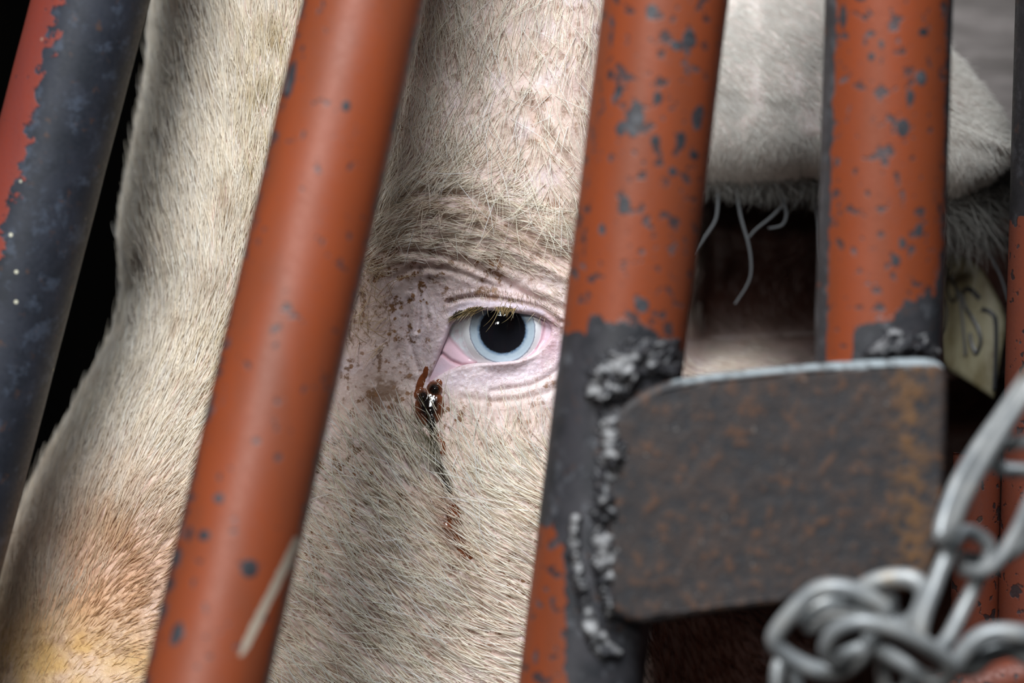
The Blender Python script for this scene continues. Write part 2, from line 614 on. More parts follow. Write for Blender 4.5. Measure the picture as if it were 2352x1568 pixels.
def skin_colors(px, py):
    n = len(px)
    c = np.zeros((n, 4)); c[:, 3] = 1

    def lay(col, m):
        c[:, :3] = c[:, :3] * (1 - m[:, None]) + np.array(col) * m[:, None]
    lay((0.66, 0.52, 0.43), np.ones(n))
    lay((0.70, 0.54, 0.50), np.clip(0.5 + 0.9 * fbm(px, py, 120, 5.0), 0, 1))
    # bare pinkish-lilac skin round the eye
    e = np.exp(-np.maximum(np.hypot((px - 1110) / 260, (py - 770) / 190) - 0.45, 0) ** 2 / 0.12)
    lay((0.66, 0.53, 0.54), e)
    # lower lid, pale lilac
    low = np.exp(-(polydist(px, py, [(995, 885), (1050, 868), (1130, 862), (1210, 852), (1290, 815)]) / 26) ** 2)
    lay((0.74, 0.62, 0.68), low)
    right = np.exp(-(polydist(px, py, [(1262, 745), (1270, 790), (1262, 830)]) / 26) ** 2)
    lay((0.68, 0.47, 0.53), right * 0.9)
    # upper lid rim
    up = np.exp(-(polydist(px, py, [(1040, 722), (1066, 702), (1100, 696), (1150, 699), (1200, 706), (1245, 716)]) / 9) ** 2)
    lay((0.60, 0.52, 0.60), up * 0.9)
    line = np.exp(-(polydist(px, py, [(1032, 693), (1065, 683), (1100, 681), (1150, 686), (1200, 694), (1250, 708), (1285, 738)]) / 5) ** 2)
    lay((0.19, 0.11, 0.085), line * 0.75)
    line2 = np.exp(-(polydist(px, py, [(1194, 712), (1233, 720), (1262, 738), (1290, 752)]) / 4) ** 2)
    lay((0.15, 0.07, 0.06), line2 * 0.7)
    # inner corner
    lc = np.exp(-(polydist(px, py, [(984, 880), (1004, 824), (1022, 777), (1035, 745)]) / 10) ** 2)
    lay((0.68, 0.53, 0.60), lc * 0.8)
    wp = np.clip(sstep(0.0, 0.45, fbm(px, py, 60, 37.0)), 0, 1) * sstep(560, 640, px)
    lay((0.80, 0.68, 0.70), wp * 0.6)
    # yellow-brown staining low on the nose
    f = fbm(px, py, 90, 14.0)
    yel = np.exp(-((px - 130) / 300) ** 2 - ((py - 1500) / 130) ** 2)
    lay((0.62, 0.38, 0.10), np.clip(yel * (0.75 + 0.9 * f), 0, 0.85))
    org = np.exp(-((px - 260) / 260) ** 2 - ((py - 1330) / 150) ** 2)
    lay((0.62, 0.34, 0.18), np.clip(org * (0.6 + 0.8 * f), 0, 0.7))
    wh = sstep(0.05, 0.4, fbm(px, py, 70, 33.0)) * np.exp(-((px - 400) / 200) ** 2 - ((py - 1480) / 110) ** 2)
    lay((0.76, 0.60, 0.58), wh * 0.9)
    # red-brown coat from the cheek back
    edge = px - 1540 + 120 * sstep(1050, 1250, py) - 60 * fbm(px, py, 120, 2.0)
    br = sstep(0, 90, edge)
    patch = np.exp(-((px - 1700) / 150) ** 2 - ((py - 890) / 75) ** 2) * 1.5
    lay((0.032, 0.010, 0.005), br * (1 - np.clip(patch, 0, 0.95)))
    # dirt round the inner corner and tear line
    dirt = 0.55 + 0.30 * fbm(px, py, 140, 8.0)
    dirt += 1.0 * np.exp(-((px - 885) / 55) ** 2 - ((py - 910) / 45) ** 2)
    dirt += 0.7 * np.exp(-((px - 940) / 80) ** 2 - ((py - 680) / 120) ** 2)
    dirt += 0.7 * np.exp(-(polydist(px, py, [(1000, 900), (1030, 960), (1060, 1010), (1100, 1060)]) / 30) ** 2)
    dirt += 0.6 * np.exp(-((px - 1080) / 110) ** 2 - ((py - 620) / 50) ** 2)
    dirt += 0.5 * np.exp(-((px - 1180) / 70) ** 2 - ((py - 1250) / 300) ** 2)
    dirt += 0.6 * np.exp(-((px - 800) / 130) ** 2 - ((py - 1120) / 300) ** 2)
    dirt -= 0.25 * np.exp(-((px - 250) / 350) ** 2 - ((py - 1400) / 250) ** 2)
    dirt *= 1 - 0.85 * low
    dirt *= 1 - 0.8 * np.clip(right + up, 0, 1)
    dirt *= 1 - br
    # brown patch beside the corner of the eye
    p1 = 2.2 * np.exp(-((px - 886) / 38) ** 2 - ((py - 912) / 42) ** 2) * sstep(-0.35, 0.25, fbm(px, py, 22, 41.0))
    lay((0.20, 0.10, 0.045), np.clip(p1 * 1.1, 0, 0.85))
    p2 = np.exp(-(polydist(px, py, [(1015, 915), (1035, 960), (1045, 1000)]) / 16) ** 2) * sstep(-0.3, 0.3, fbm(px, py, 18, 45.0))
    lay((0.30, 0.15, 0.075), np.clip(p2, 0, 0.8))
    wet = np.clip(low * 0.5 + right + lc * 0.6, 0, 1)
    return c, np.clip(dirt, 0, 1.2), wet


def seq(*segs):
    out = []
    for a, b, st in segs:
        n = max(1, int(round((b - a) / st)))
        out.extend(np.linspace(a, b, n, endpoint=False))
    out.append(segs[-1][1])
    return np.array(out)


cols = seq((-2.0, -1.0, 0.05), (-1.0, 0.0, 0.0125), (0.0, 190, 5), (190, 700, 1.7), (700, 1500, 7), (1500, 2400, 16))
rows = seq((-900, -60, 20), (-60, 560, 5), (560, 960, 1.7), (960, 1640, 5), (1640, 2600, 20))
CC, RR = np.meshgrid(cols, rows)
V, PX = surf_xyz(CC.ravel(), RR.ravel(), hole=True)
nr, nc = len(rows), len(cols)
colr, dirt, wet = skin_colors(PX, RR.ravel())
Fc = grid_faces(nr, nc)
# far side of the neck, closing every row into a ring
backn = 12
Vg = V.reshape(nr, nc, 3)
B = []
for k in range(1, backn + 1):
    f = k / (backn + 1)
    a, b = Vg[:, -1], Vg[:, 0]
    q = a * (1 - f) + b * f
    q[:, 1] = q[:, 1] + 0.16 * math.sin(math.pi * f)
    B.append(q)
B = np.stack(B, 1)                                 # nr, backn, 3
Vall = np.concatenate([Vg, B], 1)
nc2 = nc + backn
Fc = grid_faces(nr, nc2, wrap_c=True)[:, ::-1]
brown = np.tile(np.array([0.075, 0.022, 0.010, 1.0]), (nr, backn, 1))
colr = np.concatenate([colr.reshape(nr, nc, 4), brown], 1).reshape(-1, 4)
dirt = np.concatenate([dirt.reshape(nr, nc), np.zeros((nr, backn))], 1).ravel()
wet = np.concatenate([wet.reshape(nr, nc), np.zeros((nr, backn))], 1).ravel()
Vbody = Vall.reshape(-1, 3)

# ---- the ear: a thick leaf with rolled edges, springing from the side of the poll
EA, EB = np.array([1400.0, 150.0]), np.array([2335.0, 340.0])
_et = np.array([0, .08, .2, .35, .5, .65, .78, .88, .95, 1.0])
_up = np.array([110, 190, 270, 315, 320, 285, 215, 140, 75, 8.0])
_dn = np.array([110, 180, 225, 205, 165, 150, 152, 138, 90, 8.0])


def ear_point(t, v):
    """t along the ear 0..1, v across -1 (lower edge) .. 1 (upper edge)."""
    ctr = EA + (EB - EA) * t[..., None]
    w = np.where(v > 0, np.interp(t, _et, _up), np.interp(t, _et, _dn))
    px = ctr[..., 0] + 0.12 * w * v
    py = ctr[..., 1] - w * v
    y = 0.075 - 0.02 * t + np.where(v > 0, 0.050 * v ** 1.6 * (v > 0), 0.018 * np.abs(v) ** 3)
    y = y + 0.04 * sstep(0.2, 0.0, t)
    return px, py, y


et, ev = np.linspace(0, 1, 90), np.sin(np.linspace(-math.pi / 2, math.pi / 2, 60))
ET, EV = np.meshgrid(et, ev, indexing='ij')
epx, epy, ey = ear_point(ET.ravel(), EV.ravel())
thick = 0.0032 * np.sqrt(np.clip(1 - EV.ravel() ** 4, 0, 1)) * (0.4 + 0.6 * np.sqrt(np.clip(1 - ET.ravel() ** 6, 0, 1)))
ey = ey + 0.0015 * fbm(epx, epy, 60, 77.0)


def PV(px, py, y):
    k = (DIST + y) / FPX
    return np.stack([(px - 1176) * k, y, EYE_H + (784 - py) * k], -1)


Ef = PV(epx, epy, ey - thick)
Eb = PV(epx, epy, ey + thick + 0.0006)
ne = len(Ef)
fe = grid_faces(90, 60)
ring = [i * 60 for i in range(90)] + [89 * 60 + j for j in range(1, 60)] + [i * 60 + 59 for i in range(88, -1, -1)] + [j for j in range(58, 0, -1)]
ring = np.array(ring)
side = np.stack([ring, np.roll(ring, -1), np.roll(ring, -1) + ne, ring + ne], -1)
Fe = np.vstack([fe, fe[:, ::-1] + ne, side[:, ::-1]])
ecol = np.tile(np.array([0.82, 0.74, 0.70, 1.0]), (2 * ne, 1))
mott = np.clip(0.5 + fbm(np.r_[epx, epx], np.r_[epy, epy], 35, 51.0), 0, 1)[:, None]
ecol[:, :3] = ecol[:, :3] * (1 - 0.25 * mott) + np.array([0.62, 0.46, 0.40]) * 0.25 * mott
Vb = np.vstack([Vbody, Ef, Eb])
Fb = np.vstack([Fc, Fe + len(Vbody)])
colr = np.vstack([colr, ecol])
dirt = np.r_[dirt, np.full(2 * ne, 0.12)]
wet = np.r_[wet, np.zeros(2 * ne)]
mesh('body', Vb, Fb, M_SKIN, cow, attrs={'Col': colr, 'dirt': dirt, 'wet': wet})

# ---- eyeball with iris and pupil, clear cornea over it
eye_c = np.array([(EC[0] - 1176) * S, Y_EC, EYE_H + (784 - EC[1]) * S])
R_IRIS = 0.01395
ir_plane = math.sqrt(R_EYE ** 2 - R_IRIS ** 2)
prof = []
for r in np.linspace(0, R_IRIS, 40):
    f = r / R_IRIS
    prof.append((r, -(ir_plane - 0.0012 * (1 - f ** 2))))
a0 = math.asin(R_IRIS / R_EYE)
for a in np.linspace(a0, math.pi, 60)[1:-1]:
    prof.append((R_EYE * math.sin(a), -R_EYE * math.cos(a)))
prof.append((0, R_EYE))
nseg = 120
th = np.linspace(0, 2 * math.pi, nseg, endpoint=False)


def lathe(prof):
    pv = np.array(prof)
    Vv = np.stack([pv[:, 0:1] * np.cos(th), np.repeat(pv[:, 1:2], nseg, 1), pv[:, 0:1] * np.sin(th)], -1)
    return Vv.reshape(-1, 3), grid_faces(len(pv), nseg, wrap_c=True)[:, ::-1]


def mat_eye():
    t = NT('eyeball_surface')
    tc = t.n('ShaderNodeTexCoord')
    sp = t.n('ShaderNodeSeparateXYZ')
    t.l(tc.outputs['Object'], sp.inputs[0])
    x, y, z = sp.outputs
    r = t.math('SQRT', t.math('ADD', t.math('MULTIPLY', x, x), t.math('MULTIPLY', z, z)))
    v = t.coord()
    wob = t.noise(900, 3, 0.6, v)
    r2 = t.math('ADD', r, t.math('MULTIPLY', t.math('SUBTRACT', wob, 0.5), 0.0008))
    mm = 0.001
    iris = t.mix(t.step(r, 9.9 * mm, 11.6 * mm), (0.10, 0.17, 0.27), (0.36, 0.44, 0.51))
    iris = t.mix(t.step(t.noise(500, 4, 0.6, v), 0.4, 0.65, 0, 0.35), iris, (0.44, 0.52, 0.60))
    iris = t.mix(t.step(r2, 13.45 * mm, 13.95 * mm, 0, 0.75), iris, (0.20, 0.21, 0.27))
    col = t.mix(t.step(r2, 9.5 * mm, 10.4 * mm), (0.0015, 0.0015, 0.004), iris)
    scl = t.mix(t.step(r2, 14.0 * mm, 14.5 * mm), (0.42, 0.42, 0.50), (0.90, 0.94, 0.97))
    front = t.step(y, 0.004, -0.004)
    isf = t.math('MULTIPLY', t.step(r2, 14.35 * mm, 13.9 * mm), front)
    c = t.mix(isf, scl, col)
    t.b.inputs['Specular IOR Level'].default_value = 0.08
    return t.set(Base_Color=c, Roughness=0.6, Coat_Weight=0.0)


Ve, Fe_ = lathe(prof)
eyeball = mesh('eyeball', Ve + eye_c, Fe_, mat_eye(), cow)
eyeball.data.transform(__import__('mathutils').Matrix.Translation(-(Vector(eye_c) - Vector(root_of(cow)))))
eyeball.location = Vector(eye_c) - Vector(root_of(cow))
tag(eyeball, 'pale blue iris round a large black pupil')


def mat_cornea():
    t = NT('clear_cornea')
    tr = t.n('ShaderNodeBsdfTransparent')
    gl = t.n('ShaderNodeBsdfGlossy')
    gl.inputs['Roughness'].default_value = 0.03
    fr = t.n('ShaderNodeFresnel')
    fr.inputs['IOR'].default_value = 1.38
    ms = t.n('ShaderNodeMixShader')
    geo = t.n('ShaderNodeNewGeometry')      # the eye is full of clear fluid: only the outer face mirrors
    t.l(t.math('MULTIPLY', fr.outputs[0], t.math('SUBTRACT', 1.0, geo.outputs['Backfacing'])), ms.inputs[0])
    t.l(tr.outputs[0], ms.inputs[1])
    t.l(gl.outputs[0], ms.inputs[2])
    t.l(ms.outputs[0], t.out.inputs['Surface'])
    return t.m


rim_r, apex = 0.0144, 0.0236
plane = math.sqrt(R_EYE ** 2 - rim_r ** 2) + 0.0002
hgt = apex - plane
Rc = (rim_r ** 2 + hgt ** 2) / (2 * hgt)
am = math.asin(rim_r / Rc)
pc = [(Rc * math.sin(a), -(apex - Rc + Rc * math.cos(a))) for a in np.linspace(0, am, 40)]
a1 = math.asin((rim_r + 0.0001) / R_EYE)
pc += [((R_EYE + 0.00025) * math.sin(a), -(R_EYE + 0.00025) * math.cos(a)) for a in np.linspace(a1 + 0.03, 1.35, 30)]
Vc, Fcn = lathe(pc)
mesh('cornea', Vc + eye_c, Fcn, mat_cornea(), eyeball)

# ---- wet pink tissue between ball and lids, with the third eyelid in the inner corner
gx, gy = np.arange(960, 1300, 2.0), np.arange(670, 910, 2.0)
GX, GY = np.meshgrid(gx, gy)
px, py = GX.ravel(), GY.ravel()
dv = -sdist(px, py, V_LIST)                        # distance outside the visible ball
yb = ball_y(px, py)
yy = np.where(dv > 0, yb - 0.0028 * (1 - np.exp(-dv / 16.0)), yb + 0.0050 * (1 - np.exp(dv / 4.0)) * sstep(0.79, 0.70, np.hypot(px - EC[0], py - EC[1]) * S / R_EYE))
lidy = face_detail(px, py) + eye_hole(px, py) * 0
do = -sdist(px, py, O_LIST)
yy = np.where(do > -6, np.maximum(yy, lidy + 0.0012 + 0.0004 * np.clip(do, 0, 12)), yy)
fold = polydist(px, py, [(1010, 808), (1035, 828), (1060, 838), (1085, 838), (1110, 835)])
yy = yy + 0.0013 * np.exp(-(fold / 4) ** 2)
fold2 = polydist(px, py, [(1246, 722), (1252, 750), (1246, 780), (1232, 802)])
yy = yy + 0.0006 * np.exp(-(fold2 / 3) ** 2)
ccol = np.ones((len(px), 4))
base = np.array([0.76, 0.50, 0.57])
ccol[:, :3] = base
pal = np.clip(np.exp(-((px - 1010) / 26) ** 2 - ((py - 850) / 22) ** 2) + np.exp(-((px - 1270) / 30) ** 2), 0, 1)[:, None]
ccol[:, :3] = ccol[:, :3] * (1 - 0.7 * pal) + np.array([0.74, 0.60, 0.70]) * 0.7 * pal
fl = np.clip(np.exp(-(fold / 3) ** 2) + 0.7 * np.exp(-(fold2 / 3) ** 2), 0, 1)[:, None]
ccol[:, :3] = ccol[:, :3] * (1 - 0.6 * fl) + np.array([0.50, 0.20, 0.24]) * 0.6 * fl
keep = ((dv > -14) | (np.hypot(px - EC[0], py - EC[1]) * S > 0.66 * R_EYE)) & (do < 16)
white = np.clip(sstep(3, -7, dv + 9 * sstep(1090, 1020, px) * sstep(760, 800, py)), 0, 1)[:, None]
ccol[:, :3] = ccol[:, :3] * (1 - white) + np.array([0.90, 0.94, 0.97]) * white
idx = -np.ones(len(px), int)
fq = grid_faces(len(gy), len(gx))
fq = fq[keep[fq].all(1)][:, ::-1]
used = np.unique(fq)
idx[used] = np.arange(len(used))
k = (DIST + yy) / FPX


def mat_conj():
    t = NT('wet_pink_tissue')
    v = t.coord()
    b = t.noise(380, 4, 0.6, v)
    col = t.mix(t.step(b, 0.4, 0.7, 0, 0.4), t.attr('Col'), (0.78, 0.52, 0.60))
    t.bump(b, 0.35, 0.0005)
    return t.set(Base_Color=col, Roughness=0.22, Coat_Weight=0.5, Coat_Roughness=0.04, Subsurface_Weight=0.1, Subsurface_Scale=0.3)


Vt = np.stack([(px - 1176) * S, yy, EYE_H + (784 - py) * S], -1)[used]
mesh('third_eyelid', Vt, idx[fq], mat_conj(), cow, attrs={'Col': ccol[used]})

# ---- tear discharge: thick wet blobs and a dried streak
STREAK = catmull([(990, 965), (996, 1000), (1004, 1045), (1016, 1085), (1030, 1125)], 6)
gx, gy = np.arange(930, 1110, 1.3), np.arange(830, 1310, 1.3)
GX, GY = np.meshgrid(gx, gy)
px, py = GX.ravel(), GY.ravel()


def blob(cx, cy, rx, ry, rot=0.0):
    a = math.radians(rot)
    dx, dy = px - cx, py - cy
    u, w = dx * math.cos(a) + dy * math.sin(a), -dx * math.sin(a) + dy * math.cos(a)
    return 1 - np.sqrt((u / rx) ** 2 + (w / ry) ** 2)


wob = 0.16 * fbm(px, py, 16, 60.0) + 0.05 * fbm(px, py, 6, 61.0)
main = np.maximum.reduce([blob(986, 934, 34, 44, 8), blob(998, 893, 19, 19), blob(972, 912, 17, 22), blob(992, 962, 12, 22)]) * 30
thin = np.maximum.reduce([blob(966, 880, 9, 28, 20), blob(977, 856, 7, 17, 12), blob(959, 905, 9, 14), blob(1008, 880, 9, 10)]) * 12
dstk = polydist(px, py, [tuple(q) for q in STREAK])
stk = (1 - dstk / np.interp(py, [960, 1000, 1080, 1128], [13, 9.0, 11.0, 13])) * 11
low = np.maximum.reduce([blob(1028, 1112, 13, 24, -25), blob(1014, 1020, 9, 34, -12), blob(1044, 1188, 18, 34, -10), blob(1035, 1212, 24, 12, 20), blob(1062, 1258, 13, 34, -22), blob(1052, 1225, 14, 30, -24), blob(1070, 1276, 17, 11, 10)]) * 13
hh = np.maximum.reduce([main, thin, stk, low])
hpx = hh + wob * np.clip(np.abs(hh) * 0.8 + 7, 0, 16)
h = np.where(hpx > 0, np.sqrt(np.maximum(hpx, 0) / 30.0) * 0.0034 * np.where(main > 0, 1, 0.32), -0.0008)
h = h + np.where(hpx > 0, 0.0002 * fbm(px, py, 16, 63.0) * np.clip(hpx / 8, 0, 1), 0)
cpar = px - xL(py) - W_ROUND
Vd, _ = surf_xyz(np.maximum(cpar, 0), py)
Vd[:, 1] -= h
thk = np.clip(main / 16.0 + wob, 0, 1) + np.clip(stk / 4, 0, 1) * 0.9
thk = np.clip(thk + np.clip(blob(1030, 1116, 9, 16) * 2, 0, 1), 0, 1)[:, None]
dc = np.ones((len(px), 4))
dc[:, :3] = np.array([0.20, 0.055, 0.018]) * (1 - thk) + np.array([0.0045, 0.0020, 0.0014]) * thk
keep = hpx > -2.5
fq = grid_faces(len(gy), len(gx))
fq = fq[keep[fq].all(1)][:, ::-1]
used = np.unique(fq)
idx = -np.ones(len(px), int)
idx[used] = np.arange(len(used))


def mat_goo():
    t = NT('tear_crust')
    v = t.coord()
    b = t.noise(600, 4, 0.65, v)
    col = t.mix(t.step(b, 0.35, 0.7), t.attr('Col'), (0.35, 0.20, 0.14), 'MULTIPLY')
    col = t.mix(0.65, col, t.attr('Col'))
    t.bump(b, 0.06, 0.0003)
    return t.set(Base_Color=col, Roughness=0.16, Coat_Weight=1.0, Coat_Roughness=0.05)


goo = mesh('tear_crust', Vd[used], idx[fq], mat_goo(), cow, attrs={'Col': dc[used]})
tag(goo, 'dark brown wet tear crust running down from the inner corner of the eye')


# ------------------------------------------------------------------ hair
def hair_obj(name, pts, rad, colors, mat, parent):
    """pts: N x K x 3; rad: N x K; colors: N x 3."""
    N, K = pts.shape[:2]
    cu = bpy.data.hair_curves.new(name)
    cu.add_curves([K] * N)
    p = (pts - root_of(parent)).astype(np.float32).ravel()
    cu.attributes['position'].data.foreach_set('vector', p) if 'position' in cu.attributes else cu.points.foreach_set('position', p)
    ra = cu.attributes.get('radius') or cu.attributes.new('radius', 'FLOAT', 'POINT')
    ra.data.foreach_set('value', rad.astype(np.float32).ravel())
    ca = cu.attributes.new('hair_color', 'FLOAT_COLOR', 'CURVE')
    ca.data.foreach_set('color', np.concatenate([colors, np.ones((N, 1))], 1).astype(np.float32).ravel())
    cu.materials.append(mat)
    o = bpy.data.objects.new(name, cu)
    COL.objects.link(o)
    o.parent = parent
    return o


# control points of the coat: x, y, direction of the tips (degrees, anticlockwise from +x), length, share of hairs kept, lift
HC = np.array([
    (380, 0, 106, 84, 1, .30), (520, 40, 96, 84, 1, .25), (640, 60, 82, 62, 1, .25),
    (330, 300, 118, 84, 1, .30), (450, 300, 104, 84, 1, .25), (600, 300, 78, 84, 1, .25),
    (300, 560, 112, 81, 1, .35), (420, 560, 92, 81, 1, .25), (560, 560, 72, 84, 1, .25),
    (290, 760, 100, 81, 1, .35), (400, 780, 68, 84, 1, .25), (510, 780, 58, 89, 1, .25),
    (200, 950, 80, 78, 1, .3), (330, 960, 55, 81, 1, .22), (450, 960, 42, 84, .95, .22),
    (110, 1150, 85, 76, 1, .3), (220, 1180, 62, 78, 1, .22), (380, 1150, 40, 76, .85, .2),
    (30, 1330, 95, 68, 1, .3), (150, 1330, 60, 57, .7, .2), (330, 1330, 30, 54, .50, .2),
    (60, 1520, 60, 32, .35, .2), (200, 1520, 30, 32, .3, .2), (340, 1500, 12, 43, .4, .2),
    (940, 60, -84, 105, .42, .20), (1060, 80, -96, 95, .32, .20), (1200, 80, -98, 60, .30, .15), (1330, 80, -94, 55, .35, .15),
    (920, 260, -92, 100, .45, .20), (1040, 260, -105, 85, .28, .20), (1180, 260, -112, 50, .20, .15), (1330, 260, -70, 48, .30, .15),
    (900, 420, -112, 90, .75, .2), (1000, 400, -135, 75, .55, .2), (1150, 400, -150, 42, .35, .2), (1300, 400, -50, 42, .4, .15),
    (880, 520, -135, 80, .9, .2), (960, 480, -160, 75, .9, .2), (1080, 480, 176, 65, .8, .2), (1200, 500, 165, 60, .7, .2), (1300, 560, 150, 62, .8, .2),
    (900, 580, -150, 60, .5, .15), (1000, 545, -178, 55, .75, .15), (1120, 560, 165, 60, .7, .15), (1230, 610, 148, 60, .6, .15),
    (860, 650, 130, 50, .18, .3), (960, 660, 100, 16, .12, .2), (1080, 650, 95, 18, .25, .3), (1200, 680, 90, 20, .3, .3), (1290, 690, 140, 40, .3, .2),
    (860, 800, 110, 18, .10, .2), (940, 800, 100, 14, .08, .2), (1060, 890, 90, 10, .0, .2), (1120, 880, 90, 10, .0, .2), (1180, 900, 90, 10, .0, .2), (1240, 880, 100, 14, .0, .2), (1290, 850, 100, 14, .0, .2),
    (840, 930, 120, 20, .05, .2), (890, 925, 120, 14, .0, .2), (880, 890, 120, 14, .0, .2), (820, 980, 125, 26, .15, .2), (1040, 940, 100, 20, .05, .25), (1120, 950, 100, 34, .06, .25), (1200, 940, 100, 34, .06, .25), (1250, 960, 103, 60, .05, .3), (1100, 920, 100, 20, .02, .25), (1170, 930, 100, 20, .02, .25), (1250, 920, 100, 20, .02, .25), (1090, 985, 108, 40, .10, .3), (930, 935, 120, 14, .02, .2), (1170, 990, 103, 60, .14, .3),
    (900, 985, 128, 56, .75, .35), (950, 975, 122, 60, 1, .4), (1040, 1000, 112, 50, .25, .3), (1100, 1030, 112, 60, .4, .3),
    (800, 1050, 135, 40, .3, .2), (880, 1060, 130, 60, .9, .25), (970, 1040, 122, 62, 1, .3), (1040, 1080, 125, 60, .7, .25), (1150, 1080, 130, 66, .8, .25), (1240, 1080, 135, 66, .8, .25),
    (760, 1180, 138, 54, .25, .2), (900, 1180, 140, 78, .50, .2), (1040, 1180, 140, 84, .50, .2), (1180, 1160, 152, 84, .75, .2), (1250, 1160, 158, 84, .8, .2),
    (730, 1330, 138, 66, .32, .2), (880, 1330, 136, 82, .33, .2), (1040, 1330, 140, 88, .42, .2), (1200, 1330, 150, 84, .52, .2),
    (700, 1500, 142, 60, .38, .2), (860, 1500, 136, 76, .36, .2), (1040, 1500, 142, 80, .45, .2), (1180, 1500, 160, 80, .6, .2),
    (1500, 300, -80, 50, .7, .2), (1450, 800, 150, 60, .6, .2), (1450, 1300, 155, 66, .8, .2),
], float)


def field(px, py):
    a = np.radians(HC[:, 2])
    d2 = (px[:, None] - HC[None, :, 0]) ** 2 + (py[:, None] - HC[None, :, 1]) ** 2
    w = 1 / (d2 + 500) ** 1.6
    w /= w.sum(1, keepdims=True)
    cx, sy = w @ np.cos(a), w @ np.sin(a)
    return np.arctan2(sy, cx), w @ HC[:, 3], w @ HC[:, 4], w @ HC[:, 5]


def hair_on_face(N, cmin, cmax, rmin, rmax, pxlim=None):
    c = rng.uniform(cmin, cmax, N)
    py = rng.uniform(rmin, rmax, N)
    px, _, _ = surf(c, py)
    ok = np.ones(N, bool)
    ok &= sdist_fast(px, py) < -7
    if pxlim:
        ok &= (px > pxlim[0]) & (px < pxlim[1])
    return c[ok], py[ok], px[ok]


def sdist_fast(px, py):
    out = np.full(px.shape, -100.0)
    m = (px > 940) & (px < 1320) & (py > 640) & (py < 940)
    if m.any():
        out[m] = sdist(px[m], py[m], O_LIST)
    return out


def grow(c, py, ang, length, lift, bend=0.0, K=5, curl=0.12, jitter=0.16):
    """Hairs rooted on the head surface: polylines that follow the local direction, rise and lie back over."""
    n = len(c)
    e = 0.004
    dc = np.where(c < 0, 0.01, 3.0)
    p0, _ = surf_xyz(c, py)
    pc_, _ = surf_xyz(c + dc, py)
    pr_, _ = surf_xyz(c, py + 3.0)
    tc = pc_ - p0
    tr = pr_ - p0
    nm = np.cross(tc, tr)
    nm /= np.linalg.norm(nm, axis=1, keepdims=True) + 1e-12
    flip = np.where((nm[:, 1] > 0) & (c > -1.0), -1.0, 1.0)[:, None]
    nm = nm * flip
    ang = ang + rng.normal(0, jitter, n)
    d = np.stack([np.cos(ang), np.zeros(n), np.sin(ang)], -1)
    d = d - nm * (d * nm).sum(1, keepdims=True)
    nd = np.linalg.norm(d, axis=1, keepdims=True)
    d = d / np.maximum(nd, 0.25)
    sd = np.cross(nm, d)
    L = length * S * rng.uniform(0.55, 1.25, n)
    lf = lift * rng.uniform(0.5, 1.6, n)
    b = bend + rng.normal(0, curl, n)
    ts = np.linspace(0, 1, K)
    pts = np.zeros((n, K, 3))
    for i, t in enumerate(ts):
        pts[:, i] = (p0 - nm * 0.0003 + d * (L * t)[:, None] + nm * (L * lf * (t - 0.45 * t * t))[:, None] + sd * (L * b * t * t)[:, None])
    return pts


def coat_color(px, py):
    n = len(px)
    c = np.tile(np.array([0.93, 0.84, 0.70]), (n, 1))

    def lay(col, m):
        c[:] = c * (1 - m[:, None]) + np.array(col) * m[:, None]
    lay((0.97, 0.93, 0.87), np.clip(rng.normal(0.35, 0.35, n), 0, 1))
    f = fbm(px, py, 110, 15.0)
    f2 = fbm(px, py, 34, 16.0)
    ol = np.clip(np.exp(-((px - 640) / 110) ** 2 - ((py - 330) / 330) ** 2) * 0.9 + np.exp(-((px - 500) / 90) ** 2 - ((py - 860) / 110) ** 2) * 0.7, 0, 1)
    lay((0.50, 0.38, 0.15), np.clip(ol * (0.45 + 1.6 * f2), 0, 0.8))
    yel = np.exp(-((px - 130) / 300) ** 2 - ((py - 1510) / 120) ** 2)
    lay((0.66, 0.45, 0.15), np.clip(yel * (0.95 + 0.8 * f), 0, 0.9))
    org = np.exp(-((px - 250) / 230) ** 2 - ((py - 1330) / 170) ** 2)
    lay((0.60, 0.37, 0.20), np.clip(org * (0.95 + 0.9 * f), 0, 0.9))
    lay((0.46, 0.27, 0.13), np.clip(sstep(0.22, 0.5, f2) * 0.35, 0, 1))
    dk = np.exp(-(polydist(px, py, [(992, 965), (1004, 1045), (1030, 1125)]) / 12) ** 2)
    lay((0.06, 0.045, 0.02), dk * 0.95 * (rng.random(n) < 0.85))
    dk2 = np.exp(-(polydist(px, py, [(985, 990), (1000, 1060)]) / 24) ** 2)
    lay((0.20, 0.18, 0.09), dk2 * 0.6)
    rb = np.exp(-(polydist(px, py, [(1040, 1175), (1065, 1275)]) / 18) ** 2)
    lay((0.30, 0.12, 0.05), rb * 0.8)
    bro = np.exp(-(polydist(px, py, [(960, 455), (1080, 470), (1180, 540), (1290, 600)]) / 16) ** 2)
    lay((0.42, 0.27, 0.13), bro * 0.45)
    edge = px - 1540 + 120 * sstep(1050, 1250, py) - 60 * fbm(px, py, 120, 2.0)
    br = sstep(0, 90, edge)
    patch = np.clip(np.exp(-((px - 1700) / 150) ** 2 - ((py - 890) / 75) ** 2) * 1.5, 0, 0.95)
    lay((0.050, 0.014, 0.007), br * (1 - patch) )
    c *= rng.uniform(0.82, 1.08, n)[:, None]
    return np.clip(c, 0, 0.97)


def taper(n, K, r0, r1=0.25):
    t = np.linspace(0, 1, K)
    base = r0 * rng.uniform(0.75, 1.2, n)
    prof = np.where(t < 0.5, 1.0, 1 - (1 - r1) * ((t - 0.5) / 0.5) ** 1.3)
    return base[:, None] * prof[None]


batches = []


